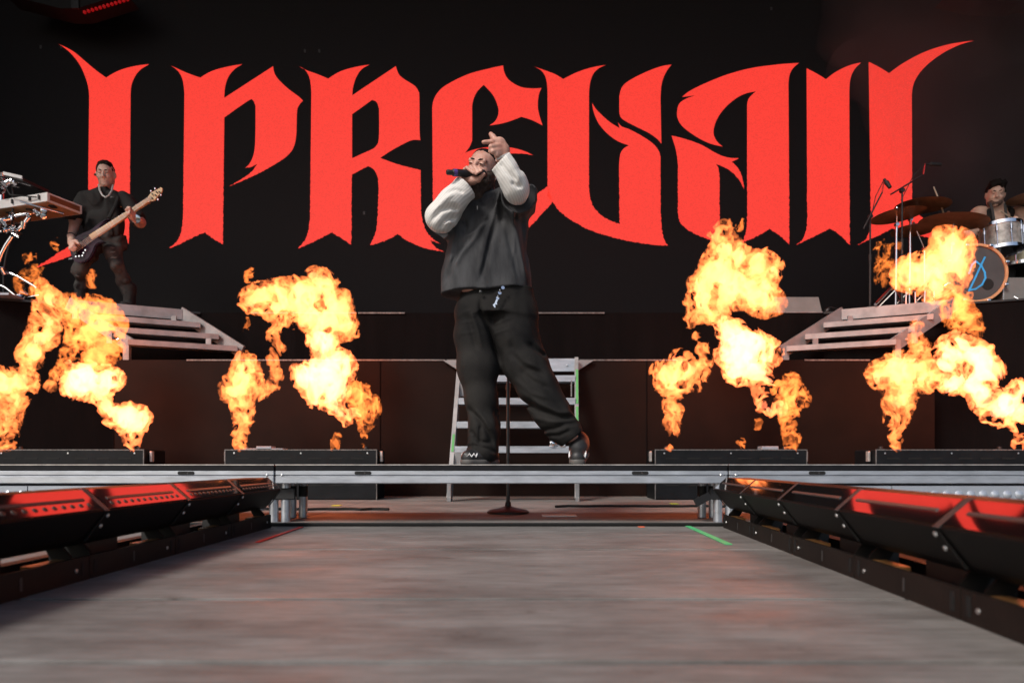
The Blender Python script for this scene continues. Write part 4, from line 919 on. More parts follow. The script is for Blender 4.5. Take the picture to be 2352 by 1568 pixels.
S.F = np.where(right_leg, np.maximum(S.F, -((X - pl[0]) * nn[0] + (Z - pl[2]) * nn[2])), S.F).astype(np.float32)
S.mesh('jeans', washed('washed_denim', (.0036, .0035, .0040), (.024, .022, .0202), 4, .3, (.8, .8, .8)), singer)
seam = mat('denim_seam', (.07, .06, .05), .8)
MB().lathe([(.009, 0), (.008, .004), (.003, .006)], B(500, 112, 3.605), (0, -1, 0), 10).build('button', M['darkmetal'], singer)
chain = [(672, 80), (655, 100), (648, 120), (640, 145), (632, 160)]
for i in range(len(chain)): MB().lathe([(.006, -.0015), (.0095, -.0015), (.0095, .0015), (.006, .0015)], B(*chain[i], 3.585), (1, -.6, .3) if i % 2 else (.2, -1, .2), 10).build('chain_link', M['chrome'], singer)
cp = [B(628, 150, 3.585), B(640, 160, 3.585), B(625, 195, 3.585), B(628, 212, 3.585), B(612, 208, 3.585), B(615, 235, 3.585), B(606, 232, 3.585), B(594, 212, 3.585), B(608, 200, 3.585)]
MB().prism([(p[0], p[2]) for p in cp], .004, 1, 3.583).build('chain_pendant', M['chrome'], singer)
MB().tube([A(515, 745, 3.605), A(516, 775, 3.605)], .003, 6).build('zip_pull', M['alu_dull'], singer)
for c_, ax_, r_, col in ((wl_ + np.array([-.006, 0, .004]), wl_ - el, .036, (.02, .11, .13)), (wr + np.array([0, 0, .012]), wr - er, .036, (.75, .75, .75))):
    MB().lathe([(r_, -.006), (r_ + .004, -.005), (r_ + .004, .005), (r_, .006)], c_, tuple(ax_), 20).build('bracelet', mat('bracelet_%d' % int(col[0] * 100), col, .3, .6), singer)
# shoes
shoem = mat('shoe_black', (.018, .018, .019), .5, var=.3, vs=20); solem = mat('shoe_sole', (.085, .080, .075), .6); stitchm = mat('shoe_stitch', (.75, .75, .76), .5)
def shoe(heel, toe, ank, name):
    heel, toe, ank = map(np.array, (heel, toe, ank)); S = SDF(np.minimum(np.minimum(heel, toe), ank) - .1, np.maximum(np.maximum(heel, toe), ank) + .1, .005)
    mid_ = heel * .45 + toe * .55
    S.cap(heel + np.array([0, 0, .042]), mid_ + np.array([0, 0, .045]), .040, .046, k=.03).cap(mid_ + np.array([0, 0, .045]), toe + np.array([0, 0, .036]), .047, .040, k=.03).cap(heel * .75 + toe * .25 + np.array([0, 0, .05]), ank, .042, .040, k=.04)
    zf = min(heel[2], toe[2]); X, Y, Z = S.xyz(); t = (toe - heel); 
    zz = heel[2] + (toe[2] - heel[2]) * np.clip(((X - heel[0]) * t[0] + (Y - heel[1]) * t[1]) / (t[0]**2 + t[1]**2 + 1e-9), 0, 1)
    S.F = np.maximum(S.F, (zz - Z)).astype(np.float32)
    o = S.mesh(name, shoem, singer)
    T = SDF(S.lo, S.lo + .05, .005); T.ax = S.ax; T.F = np.full(S.F.shape, .6, np.float32)
    T.cap(heel + np.array([0, 0, .012]), mid_ + np.array([0, 0, .012]), .042, .050, k=.02).cap(mid_ + np.array([0, 0, .012]), toe + np.array([0, 0, .012]), .050, .043, k=.02)
    X, Y, Z = T.xyz(); T.F = np.maximum(np.maximum(T.F, zz - Z), Z - zz - .026).astype(np.float32); T.mesh('sole', solem, o)
    t3 = Vector(t).normalized(); sd = t3.cross(Vector((0, 0, 1))).normalized()
    zig = MB()
    pts = []
    for k in range(15):
        a = -math.pi * .62 + k * math.pi * 1.24 / 14; c = Vector(toe) - t3 * .012
        p = c + (t3 * math.cos(a) + sd * math.sin(a)) * (.0455 if k % 2 else .0425) + Vector((0, 0, .040 if k % 2 else .056)); pts.append(p)
    zig.tube(pts, .0045, 5).build('stitching', stitchm, o)
    return o
lh, lt = P(1130, 1064.5, 3.70), P(1076, 1064.5, 3.60); lh[2] = lt[2] = DZ
shoe(lh, lt, B(500, 1350, 3.68), 'shoe')
rh, rt_ = PZ(1334, 3.69, DZ + .085), PZ(1326, 3.545, DZ)
shoe(rh, rt_, B(1232, 1225, 3.67), 'shoe')
# microphone in the fist
mic = empty('microphone', mA, 'black wireless microphone with a purple ring in the singer fist', 'microphone')
ax_ = tuple(md); Lm = float(np.linalg.norm(mB - mA))
MB().lathe([(.011, 0), (.0135, .004), (.0135, .03), (.0175, .034), (.0185, .038)], mA, ax_, 20).build('antenna_cap', M['gaffer'], mic)
MB().lathe([(.0188, .036), (.0188, .055)], mA, ax_, 20).build('colour_ring', mat('purple_ring', (.09, .05, .22), .4), mic)
MB().lathe([(.0186, .055), (.019, .10), (.0195, Lm - .03), (.024, Lm - .02)], mA, ax_, 20).build('handle', mat('mic_black', (.012, .012, .014), .35), mic)
MB().lathe([(.024, Lm - .02), (.026, Lm - .005), (.025, Lm + .01), (.015, Lm + .022), (.002, Lm + .026)], mA, ax_, 20).build('grille', M['darkmetal'], mic)

# ---------------- the bass player
A3 = lambda cx, cy, d: P(cx * .25, 343 + cy * .25, d)
BD = 7.0
skin2 = skinmat('skin_bassist', (.58, .35, .27), (.70, .46, .37))
hb = Head(A3(972, 232, BD - .03), (.28, -.92, -.30), -4, 1.02, .80)
S = SDF(A3(540, 1500, BD) - np.array([.05, .6, .12]), A3(1360, 40, BD) + np.array([.05, .35, .05]), .0085)
nk = A3(965, 400, BD + .03); hb.skin(S, nk)
ch, pv = A3(965, 560, BD + .02), A3(960, 840, BD + .04)
S.cap(nk, ch, .055, .06, k=.03).cap(ch, pv, .06, .06, k=.03)
L0_, L1_, L2_ = A3(790, 465, BD), A3(690, 660, BD - .02), A3(655, 800, BD - .22)
S.cap(ch, L0_, .05, .045, k=.03).chain([L0_, L1_, L2_], [.05, .050, .033], .03)
R0_, R1_, R2_ = A3(1160, 462, BD), A3(1285, 670, BD - .05), A3(1248, 640, BD - .30)
S.cap(ch, R0_, .05, .045, k=.03).chain([R0_, R1_, R2_], [.05, .050, .034], .03)
h1 = A3(662, 860, BD - .30); S.cap(L2_, h1, .033, .038, k=.02)
for dx, dy in ((715, 870), (700, 905), (690, 925), (668, 935)): S.chain([h1, A3(dx - 25, dy - 25, BD - .34), A3(dx, dy, BD - .33)], [.020, .013, .011], .012)
S.chain([h1, A3(700, 845, BD - .34), A3(725, 868, BD - .35)], [.02, .015, .012], .012)
h2 = A3(1225, 610, BD - .34); S.cap(R2_, h2, .036, .048, k=.02)
for dx, dy in ((1160, 545), (1172, 590), (1190, 545), (1205, 560)): S.chain([h2, A3(dx + 22, dy - 5, BD - .40), A3(dx, dy + 12, BD - .39)], [.024, .0165, .014], .010)
fl_, fr_ = A3(740, 1480, BD), A3(1195, 1480, BD + .05)
S.chain([pv, A3(850, 880, BD + .02), A3(800, 960, BD - .04), A3(735, 1120, BD - .09), A3(735, 1250, BD - .02), A3(745, 1420, BD)], [.07, .065, .05, .036, .034, .033], .03)
S.chain([pv, A3(1045, 870, BD + .02), A3(1045, 960, BD - .06), A3(1075, 1070, BD - .09), A3(1130, 1200, BD), A3(1178, 1310, BD + .04), A3(1190, 1440, BD + .04)], [.07, .065, .05, .036, .034, .033, .033], .03)
bassist = S.mesh('person', skin2); props(bassist, 'bass player in black with a silver neck chain, looking down at the strings', 'person')
G = local_grid(hb, .2, .005); G.ell(hb.p(0, -.016, .039), np.array((.0795, .098, .0885)) * hb.s, hb.R, .01); G.ell(hb.p(0, .0, .098), np.array((.052, .060, .030)) * hb.s, hb.R, .03); cut(G, hb.R @ np.array([0, -.97, .24]), hb.p(0, .056, .090)); cut(G, hb.R @ np.array([0, -.45, .9]), hb.p(0, .03, .012)); rough(G, .008, 45, 8)
G.mesh('hair', mat('brown_hair', (.010, .007, .0055), .7, col2=(.026, .018, .013), vs=60, spec=.1), bassist)
for m in (-1, 1):
    MB().tube([hb.p(m * .013, .0955, .032), hb.p(m * .032, .0925, .040), hb.p(m * .052, .076, .034)], [.003, .0045, .002], 6).build('eyebrow', hairm, bassist)
    MB().tube([hb.p(m * .019, .098, .010), hb.p(m * .031, .100, .008), hb.p(m * .044, .094, .010)], [.001, .003, .001], 6).build('eye', eyem, bassist)
MB().lathe([(.012, -.008), (.012, .01), (.005, .016)], hb.p(.09, .0, -.005), (-1, -.3, 0), 10).build('ear_monitor', M['gaffer'], bassist)
blk = mat('black_cotton', (.014, .0125, .012), .9, var=.35, vs=5, bump=.2, bs=120)
S = SDF(A3(600, 900, BD) - np.array([.02, .3, .02]), A3(1330, 330, BD) + np.array([.02, .35, .02]), .009)
torso(S, [row(A3, 385, 880, 1060, BD + .02), row(A3, 430, 815, 1135, BD + .02), row(A3, 600, 795, 1145, BD + .02), row(A3, 800, 785, 1135, BD + .02), row(A3, 830, 790, 1130, BD + .02)], BD + .02, .62)
S.cap(A3(830, 462, BD + .01), A3(1120, 458, BD + .01), .075, .075, k=.07); S.cap(A3(965, 400, BD + .03), A3(965, 360, BD + .02), .075, .07, k=.05)
S.cap(L0_, lerp(L0_, L1_, .92), .080, .092, k=.04); S.cap(R0_, lerp(R0_, R1_, .9), .080, .088, k=.04)
crease(S, .018, 6, -15, 4, 71, .06); crease(S, .012, 10, 30, 4, 72, .06)
t = (L1_ - L0_) / np.linalg.norm(L1_ - L0_); S.cap(L1_, L1_ + t * .2, .078, .09, k=.01, op='sub')
cut(S, (0, .2, -1), A3(965, 338, BD - .08)) 
S.mesh('shirt', blk, bassist)
MB().box(A3(1015, 433, BD - .155), A3(1048, 443, BD - .16)).build('chest_print', M['tube'], bassist)
npts = [A3(905, 325, BD - .06), A3(915, 375, BD - .15), A3(940, 422, BD - .20), A3(970, 442, BD - .21), A3(1002, 422, BD - .20), A3(1028, 378, BD - .15), A3(1038, 330, BD - .06)]
MB().tube(npts, .0085, 6).build('neck_chain', mat('silver_chain', (.62, .61, .60), .45, .5), bassist)
S = SDF(A3(600, 1520, BD) - np.array([.05, .35, .06]), A3(1330, 780, BD) + np.array([.02, .35, .02]), .009)
torso(S, [row(A3, 790, 800, 1140, BD + .03), row(A3, 850, 800, 1135, BD + .03), row(A3, 900, 810, 1130, BD + .03)], BD + .03, .65)
S.chain([A3(850, 880, BD + .02), A3(800, 960, BD - .04), A3(735, 1120, BD - .09), A3(735, 1250, BD - .02), A3(745, 1420, BD)], [.105, .088, .062, .056, .056], .05)
S.chain([A3(1045, 870, BD + .02), A3(1045, 960, BD - .06), A3(1075, 1070, BD - .09), A3(1130, 1200, BD), A3(1178, 1310, BD + .04)], [.105, .084, .064, .058, .058], .05)
crease(S, .014, 8, 50, 3, 75, .06); crease(S, .010, 12, -60, 3, 76, .06)
S.mesh('jeans', mat('worn_black_denim', (.012, .011, .011), .85, col2=(.07, .066, .062), vs=7, bump=.3, bs=120), bassist)
for pts in ([A3(690, 1160, BD - .2), A3(730, 1165, BD - .2)], [A3(1010, 950, BD - .19), A3(1060, 940, BD - .19)], [A3(1015, 1000, BD - .2), A3(1075, 990, BD - .2)], [A3(1010, 900, BD - .16), A3(1050, 905, BD - .16)]):
    MB().tube([pts[0], lerp(pts[0], pts[1], .33) + np.array([0, -.004, .004]), lerp(pts[0], pts[1], .66) + np.array([0, -.004, -.003]), pts[1]], [.002, .005, .004, .002], 6).build('torn_patch', mat('denim_frays', (.10, .095, .09), .9), bassist)
for f_, tx in ((A3(745, 1450, BD), -.06), (A3(1190, 1420, BD + .04), .03)):
    S = SDF((f_[0] - .16, f_[1] - .26, ZU - .01), (f_[0] + .16, f_[1] + .14, ZU + .34), .009)
    S.cap((f_[0], f_[1], ZU + .05), (f_[0] + tx, f_[1] - .16, ZU + .04), .05, .046, k=.03).cap((f_[0], f_[1], ZU + .05), (f_[0], f_[1], ZU + .26), .052, .066, k=.03)
    rough(S, .004, 30, 79); X, Y, Z = S.xyz(); S.F = np.maximum(S.F, ZU - Z).astype(np.float32); S.mesh('boot', blk, bassist)
for c_, ax_ in ((L2_, L2_ - L1_), (R2_, R2_ - R1_)):
    MB().lathe([(.036, -.008), (.042, -.006), (.042, .006), (.036, .008)], c_, tuple(ax_), 16).build('bracelet', M['darkmetal'] if c_ is L2_ else M['chrome'], bassist)

# bass guitar
bass = empty('bass_guitar', A3(790, 1030, BD - .30), 'dark purple bass guitar with a pale maple neck', 'guitar')
purple = mat('purple_burst', (.010, .003, .009), .25, col2=(.040, .010, .034), vs=7, spec=.25)
maple = mat('maple', (.68, .46, .25), .4, var=.12, vs=10); bodyD = BD - .27
out = curve_pts([(640, 930), (650, 865), (690, 803), (760, 765), (830, 735), (900, 680), (950, 648), (1003, 634, 1), (965, 668), (925, 705), (905, 745), (900, 790), (925, 828), (965, 850, 1), (905, 862), (875, 890), (855, 940), (820, 1000), (770, 1033), (710, 1040), (662, 1000)])
out = [out[i] for i in range(0, len(out), 2)]
w = [A3(x, y, bodyD) for x, y in out]
bm = bmesh.new(); fr = [bm.verts.new((q[0], bodyD, q[2])) for q in w]; face = bm.faces.new(fr); ex = bmesh.ops.extrude_face_region(bm, geom=[face])
for v in [g for g in ex['geom'] if isinstance(g, bmesh.types.BMVert)]: v.co.y += .045
bmesh.ops.recalc_face_normals(bm, faces=bm.faces); bmesh.ops.bevel(bm, geom=[e for e in bm.edges if e.calc_face_angle(0) > .9], offset=.008, segments=2, affect='EDGES'); 
me = bpy.data.meshes.new('body'); bm.to_mesh(me); bm.free(); L_ = base_of(bass); me.transform(Matrix.Translation(-L_)); add_obj('body', me, purple, bass)
def strip(pa, pb, wa, wb, y0, th, name, m, parent):
    a, b = A3(*pa, bodyD), A3(*pb, bodyD); t = (b - a) / np.linalg.norm(b - a); n = np.array([-t[2], 0, t[0]])
    vs = [a + n * wa / 2, a - n * wa / 2, b - n * wb / 2, b + n * wb / 2]; vs = [np.array([v[0], y, v[2]]) for y in (y0, y0 + th) for v in vs]
    return MB().add(vs, [(0, 1, 2, 3), (7, 6, 5, 4), (0, 4, 5, 1), (1, 5, 6, 2), (2, 6, 7, 3), (3, 7, 4, 0)]).build(name, m, parent)
strip((835, 812), (1365, 468), .052, .038, bodyD - .012, .03, 'neck', maple, bass)
for k in range(16):
    t = 1 - .5 ** (k / 8.); p = lerp((1365, 468), (835, 812), t * 1.2)
    if p[0] < 845: break
    dn = np.array((344, 530)) / 632 * 24; strip(p - dn * .95, p + dn * .95, .0035, .0035, bodyD - .0145, .004, 'fret', M['bolt'], bass)
hs = [(1348, 482), (1362, 440), (1390, 402), (1440, 375), (1482, 352), (1495, 362), (1490, 392), (1455, 430), (1418, 474), (1375, 480)]
w = [A3(x, y, bodyD) for x, y in hs]; MB().prism([(q[0], q[2]) for q in w], .016, 1, bodyD - .008).build('headstock', maple, bass)
for cx, cy in ((1402, 412), (1440, 394), (1466, 394), (1432, 424), (1400, 450)):
    p = A3(cx, cy, bodyD - .012); o = MB().lathe([(.007, 0), (.007, .012)], p, (0, -1, 0), 8).build('tuning_peg', M['darkmetal'], bass)
for cx, cy in ((1388, 384), (1425, 362), (1478, 420), (1452, 462)): MB().cbox(A3(cx - 8, cy + 6, bodyD), A3(cx + 8, cy - 6, bodyD + .012), .002).build('tuning_key', M['chrome'], bass)
for k in range(5):
    o = (k - 2) * .0095; a, b = A3(690, 935, bodyD), A3(1400, 440, bodyD); t = (b - a) / np.linalg.norm(b - a); n = np.array([-t[2], 0, t[0]])
    MB().tube([a + n * o * 1.4 + np.array([0, -.022, 0]), b + n * o * .8 + np.array([0, -.016, 0])], .0016, 5).build('string', M['bolt'], bass)
strip((735, 880), (765, 860), .075, .075, bodyD - .012, .014, 'pickup', M['gaffer'], bass); strip((790, 842), (815, 826), .075, .075, bodyD - .012, .014, 'pickup', M['gaffer'], bass)
strip((672, 945), (700, 926), .085, .085, bodyD - .014, .016, 'bridge', M['darkmetal'], bass)
for cx, cy in ((705, 988), (735, 985), (765, 980), (775, 955), (792, 930)): MB().lathe([(.008, 0), (.008, .016)], A3(cx, cy, bodyD), (0, -1, 0), 10).build('control_knob', M['chrome'], bass)
MB().tube([A3(670, 1005, bodyD + .02), A3(635, 1010, bodyD + .02)], .009, 8).build('strap_button', M['chrome'], bass)
MB().tube([A3(1000, 636, bodyD + .02), A3(1060, 520, bodyD + .16), A3(1090, 440, bodyD + .20), A3(1060, 395, bodyD + .30)], .018, 8).build('strap', blk, bass)

# ---------------- the drummer
DD = 7.55
hm = Head(D4(1452, 418, DD - .04), (-.42, -.86, -.28), 5, 1.06, .85)
S = SDF(D4(820, 1250, DD) - np.array([0, .75, .05]), D4(1960, 250, DD) + np.array([0, .4, .05]), .0095)
nk = D4(1470, 545, DD + .04); hm.skin(S, nk); ch = D4(1490, 700, DD + .05); pv = D4(1500, 1000, DD + .12)
S.cap(nk, ch, .07, .13, k=.06).cap(ch, pv, .15, .13, k=.06); S.cap(pv, (pv[0], pv[1] + .05, ZU + .45), .13, .15, k=.05)
a0, a1, a2 = D4(1300, 600, DD + .04), D4(1290, 770, DD - .12), D4(1060, 760, DD - .40)
S.cap(ch, a0, .09, .085, k=.06).chain([a0, a1], [.085, .060], .03).chain([a1, D4(1180, 790, DD - .3), a2, D4(1000, 620, DD - .35)], [.058, .05, .036, .03], .03)
b0, b1, b2 = D4(1660, 600, DD + .04), D4(1730, 790, DD - .02), D4(1650, 700, DD - .30)
S.cap(ch, b0, .09, .085, k=.06).chain([b0, b1, b2], [.082, .058, .036], .03)
hs_ = D4(1000, 598, DD - .35); S.cap(a2, hs_, .034, .040, k=.02)
for k in range(4): S.chain([hs_, hs_ + np.array([-.035, -.02, .030 - k * .018]), hs_ + np.array([-.022, -.045, .026 - k * .018])], [.018, .013, .011], .01)
S.chain([hs_, hs_ + np.array([-.01, -.04, .045])], [.018, .012], .01)
hs2 = D4(1640, 660, DD - .34); S.cap(b2, hs2, .034, .038, k=.02)
for k in range(4): S.chain([hs2, hs2 + np.array([-.035, -.03, .028 - k * .018]), hs2 + np.array([-.02, -.05, .022 - k * .018])], [.018, .013, .011], .01)
for s in (-1, 1): S.chain([(pv[0], pv[1] + .05, ZU + .50), (pv[0] + s * .22, pv[1] - .35, ZU + .48), (pv[0] + s * .24, pv[1] - .38, ZU + .06)], [.11, .075, .05], .05)
drummer = S.mesh('person', skinmat('skin_drummer', (.55, .33, .25), (.66, .43, .33))); props(drummer, 'drummer in a black vest bent over the toms', 'person')
G = local_grid(hm, .21, .007); G.ell(hm.p(0, -.012, .05), np.array((.086, .098, .092)) * hm.s, hm.R, .01); G.ell(hm.p(.0, .03, .11), np.array((.07, .06, .035)) * hm.s, hm.R, .03); cut(G, hm.R @ np.array([0, -.72, .70]), hm.p(0, .045, .058)); rough(G, .014, 34, 9)
G.mesh('hair', hairm, drummer)
G = local_grid(hm, .2, .006); G.ell(hm.p(0, .032, -.075), np.array((.068, .070, .045)) * hm.s, hm.R, .02); G.ell(hm.p(0, .09, -.055), np.array((.026, .03, .014)) * hm.s, hm.R, .008, 'sub'); G.ell(hm.p(0, .05, -.02), np.array((.060, .075, .030)) * hm.s, hm.R, .01, 'sub'); rough(G, .003, 70, 12)
G.mesh('beard', mat('stubble', (.10, .06, .045), .8), drummer)
for m in (-1, 1):
    MB().tube([hm.p(m * .013, .0955, .031), hm.p(m * .032, .0925, .038), hm.p(m * .052, .076, .032)], [.004, .005, .003], 6).build('eyebrow', hairm, drummer)
    MB().tube([hm.p(m * .019, .098, .010), hm.p(m * .031, .100, .008), hm.p(m * .044, .094, .010)], [.001, .0035, .001], 6).build('eye', eyem, drummer)
S = SDF(D4(1300, 1150, DD) - np.array([.05, .3, .05]), D4(1760, 480, DD) + np.array([.05, .35, .05]), .01)
torso(S, [row(D4, 640, 1375, 1625, DD + .05), row(D4, 700, 1370, 1640, DD + .05), row(D4, 850, 1350, 1650, DD + .07), row(D4, 1120, 1350, 1650, DD + .1)], DD + .06, .68)
for x0, x1 in ((1395, 1440), (1590, 1560)): S.chain([D4(x0, 680, DD - .09), D4(x0, 580, DD - .04), D4(x1, 520, DD + .06), D4(x0, 600, DD + .16)], [.045, .034, .03, .035], .03)
fold(S, .008, 8, 91); S.mesh('vest', blk, drummer)
for x0, x1 in ((1405, 1425), (1540, 1545)): MB().tube([D4(x0, 500, DD - .10), D4(x1, 560, DD - .16), D4(x1 + 15, 650, DD - .17)], .014, 6).build('strap', mat('grey_strap', (.05, .048, .048), .8), drummer)
S = SDF((pv[0] - .4, pv[1] - .55, ZU), (pv[0] + .4, pv[1] + .3, ZU + .75), .012)
for s in (-1, 1): S.chain([(pv[0], pv[1] + .05, ZU + .50), (pv[0] + s * .22, pv[1] - .35, ZU + .48), (pv[0] + s * .24, pv[1] - .38, ZU + .10)], [.14, .095, .07], .05)
S.mesh('trousers', blk, drummer)
for s in (-1, 1): MB().cbox((pv[0] + s * .24 - .05, pv[1] - .55, ZU), (pv[0] + s * .24 + .05, pv[1] - .30, ZU + .09), .025).build('shoe', M['gaffer'], drummer)
th_ = empty('drum_stool', (pv[0], pv[1] + .06, ZU), 'black drum stool under the drummer', 'stool')
MB().lathe([(.17, .40), (.18, .43), (.17, .46), (.02, .47)], (pv[0], pv[1] + .06, ZU), n=20).build('seat', M['gaffer'], th_); MB().lathe([(.02, .05), (.02, .40)], (pv[0], pv[1] + .06, ZU), n=10).build('post', M['chrome'], th_)
tripod((pv[0], pv[1] + .06), .22, M['chrome'], th_, .2)
stickm = mat('stick_wood', (.55, .42, .30), .5)
st = MB().tube([D4(985, 615, DD - .36), D4(940, 480, DD - .30), D4(885, 345, DD - .26)], [.008, .008, .006], 8).build('drumstick', stickm); props(st, 'pale drumstick raised above the dark cymbals', 'drumstick')
st = MB().tube([hs2 + np.array([.05, .0, -.02]), hs2 + np.array([-.28, -.16, .05])], [.008, .006], 8).build('drumstick', stickm); props(st, 'pale drumstick in the hand above the rack tom', 'drumstick')
# ------------------------------------------------------------------ flames: real turbulent bodies of glowing gas
def fire_mat(name, s, blue=.050, ab=5.0, red=1.7):
    m = bpy.data.materials.new(name); m.use_nodes = True; N = m.node_tree.nodes; N.clear(); L = m.node_tree.links
    out = N.new('ShaderNodeOutputMaterial'); v = N.new('ShaderNodeEmission'); a = N.new('ShaderNodeVolumeAbsorption'); q = N.new('ShaderNodeAddShader')
    v.inputs['Color'].default_value = (red, .25 + blue, blue, 1); v.inputs['Strength'].default_value = s
    a.inputs['Color'].default_value = (0, 0, 0, 1); a.inputs['Density'].default_value = ab
    L.new(v.outputs[0], q.inputs[0]); L.new(a.outputs[0], q.inputs[1]); L.new(q.outputs[0], out.inputs['Volume']); return m
FIRE_WHITE, FIRE_HOT, FIRE_MID, FIRE_DIM = fire_mat('fire_white', 19, .10, 4.5), fire_mat('fire_hot', 13.5, .08, 4.5, 1.5), fire_mat('fire_mid', 12, .06, 5.5, 1.4), fire_mat('fire_dim', 9, .05, 4, 1.3)
CORE = {FIRE_WHITE: fire_mat('core_white', 23, .19, 5, 2.1), FIRE_HOT: fire_mat('core_hot', 22, .12, 5, 2.1), FIRE_MID: fire_mat('core_mid', 16, .07, 5, 2.2)}
fire_seed = [11]
def flame(blobs, label, m=None, d=5.7, rag=1.0, h=.0088, depth=.62, group='flames shot from the flame boxes', heat=None, core_part=True):
    fire_seed[0] += 1; sd = fire_seed[0] * 17; rr = random.Random(sd)
    u = d / FP; heat = heat or {FIRE_MID: .7, FIRE_DIM: .35}.get(m, 1.0)
    pts = [(P(x, y, d), r * u) for x, y, r in blobs]
    pad = .10
    lo = np.min([p - r for p, r in pts], 0) - pad; hi = np.max([p + r for p, r in pts], 0) + pad
    S = SDF(lo, hi, h)
    for p, r in pts:
        p = p + np.array([0, rr.uniform(-.25, .25) * r, 0])
        S.ell(p, (r, r * depth * rr.uniform(.8, 1.15), r), k=min(.05, r * .8))
    X, Y, Z = S.xyz()
    sl = S.F < .16
    ii = np.argwhere(sl); x = S.ax[0][ii[:, 0]]; y = S.ax[1][ii[:, 1]]; z = S.ax[2][ii[:, 2]]
    # slow swirl, then ridged curls: thin sheets and licks near the skin, cavities inside
    wx = vnoise(x * 6, y * 6, z * 6, sd) * .045; wz = vnoise(x * 6 + 9, y * 6, z * 6, sd + 1) * .045; wy = vnoise(x * 6, y * 6 + 5, z * 6, sd + 2) * .045
    x, y, z = x + wx, y + wy, z + wz
    wx = vnoise(x * 19, y * 19, z * 15, sd + 3) * .018; wz = vnoise(x * 19 + 4, y * 19, z * 15, sd + 4) * .018
    x, z = x + wx, z + wz
    n1 = vnoise(x * 7, y * 7, z * 6, sd + 5)
    n2 = vnoise(x * 13, y * 13, z * 10, sd + 6)
    n3 = vnoise(x * 27, y * 27, z * 20, sd + 7)
    n4 = vnoise(x * 58, y * 58, z * 44, sd + 8)
    env = S.F[sl] - .028
    env = env + rag * (.028 * n1 + .032 * n2 + .023 * n3 + .014 * n4)
    # burning sheets: the gas glows in thin folded layers, denser inwards
    sheet = np.abs(n2 + .60 * n3 + .36 * n4)
    core = np.clip(-env / (.17 / heat), 0, 1)
    wd = .115 + .085 * heat + .62 * heat * core ** 1.5
    f = np.maximum(env, (sheet - wd) * .055)
    fc = np.maximum(env + (.050 if m is FIRE_WHITE else .072), (np.abs(n1 * .5 + n2 * .5 + .35 * n3) - .40) * .06)
    S.F[sl] = f; S.F[~sl] = .2
    m = m or FIRE_HOT; o = S.mesh('flame', m, None, smooth=True)
    # put the origin at the flame's base
    me = o.data; co = np.empty(len(me.vertices) * 3, np.float32); me.vertices.foreach_get('co', co); co = co.reshape(-1, 3)
    c = np.array([co[:, 0].mean(), d, co[:, 2].min()], np.float32); me.vertices.foreach_set('co', (co - c).ravel()); o.location = Vector([float(q) for q in c])
    if core_part and m in CORE and (fc < -.004).sum() > 200:
        S.F[sl] = fc; S.F[~sl] = .2; S.mesh('flame_core', CORE[m], o)
    props(o, label, 'flame', group); return o
flame([(12,1024,8),(12,1008,10),(12,990,14),(14,955,20),(25,915,27),(10,878,36),(42,872,32),(72,884,15)], 'short jet of fire at the outer end of the box under the keyboard', rag=1.1)
flame([(306,1022,8),(304,1008,9),(302,995,11),(308,980,14),(322,962,22),(295,958,32),(262,948,23),(240,928,18),(225,893,30),(195,872,40),(250,872,28),(165,890,22)], 'low leaning flame rising from the inner nozzle below the bass player', FIRE_WHITE, rag=1.)
flame([(215,822,36),(240,792,36),(200,768,38),(250,745,34),(222,722,36),(182,715,36),(150,692,18),(165,770,14),(180,800,18),(140,840,9),(150,815,9),(125,860,8)], 'billowing flame in front of the stair below the bass player', FIRE_MID, rag=1.15, d=5.75)
flame([(112,690,27),(102,728,32),(96,768,35),(82,808,28),(72,838,17),(98,662,18),(135,690,12),(130,860,7),(115,885,7)], 'tall narrow column of yellow fire beside the keyboard rack', rag=1., d=5.65)
flame([(65,645,22),(48,655,14),(80,625,9),(75,660,12),(62,590,4),(125,560,4)], 'faint orange wisp of flame licking the keyboard rack', FIRE_DIM, rag=1.5, d=5.8)
flame([(552,1022,8),(553,1005,10),(556,988,13),(560,955,20),(560,925,25),(556,885,38),(537,892,30),(588,892,26),(565,850,36)], 'mushroom shaped flame on the stem side of the box right of the left stair', rag=.9)
flame([(600,682,30),(575,692,22),(640,690,44),(690,682,46),(740,668,42),(720,635,22),(772,702,40),(782,742,36),(745,737,44),(700,722,36),(650,732,24),(628,768,9),(642,800,12),(624,830,14),(636,860,11),(626,888,9)], 'large cloud of fire rolling above the black box left of the singer', rag=1.1, d=5.75)
flame([(742,785,32),(782,840,34),(742,852,40),(700,862,31),(772,892,34),(735,902,36),(762,932,20),(780,950,13),(792,962,11),(812,950,9)], 'white hot ball of fire below the large cloud left of the singer', FIRE_WHITE, rag=.9, d=5.65)
flame([(834,1022,7),(836,1002,9),(838,982,11),(838,952,17),(836,918,27),(822,902,22),(852,932,15)], 'small orange flame on the nozzle end closest to the central stair', FIRE_MID, rag=1.25)
flame([(1534,1022,8),(1537,1000,11),(1540,975,15),(1546,932,21),(1550,892,28),(1530,862,34),(1570,855,34),(1602,852,20),(1598,882,14),(1555,828,22)], 'yellow flame with a broken stem right of the singer', rag=1.05)
flame([(1660,525,14),(1645,545,13),(1665,572,27),(1650,622,46),(1692,592,33),(1742,604,37),(1772,625,25),(1620,662,40),(1682,662,50),(1742,672,43),(1768,692,27),(1600,692,26),(1640,702,42),(1582,735,12),(1602,722,20),(1600,770,10),(1612,800,12),(1618,832,9)], 'towering cloud of fire reaching up to the red lettering', rag=1.1, d=5.75)
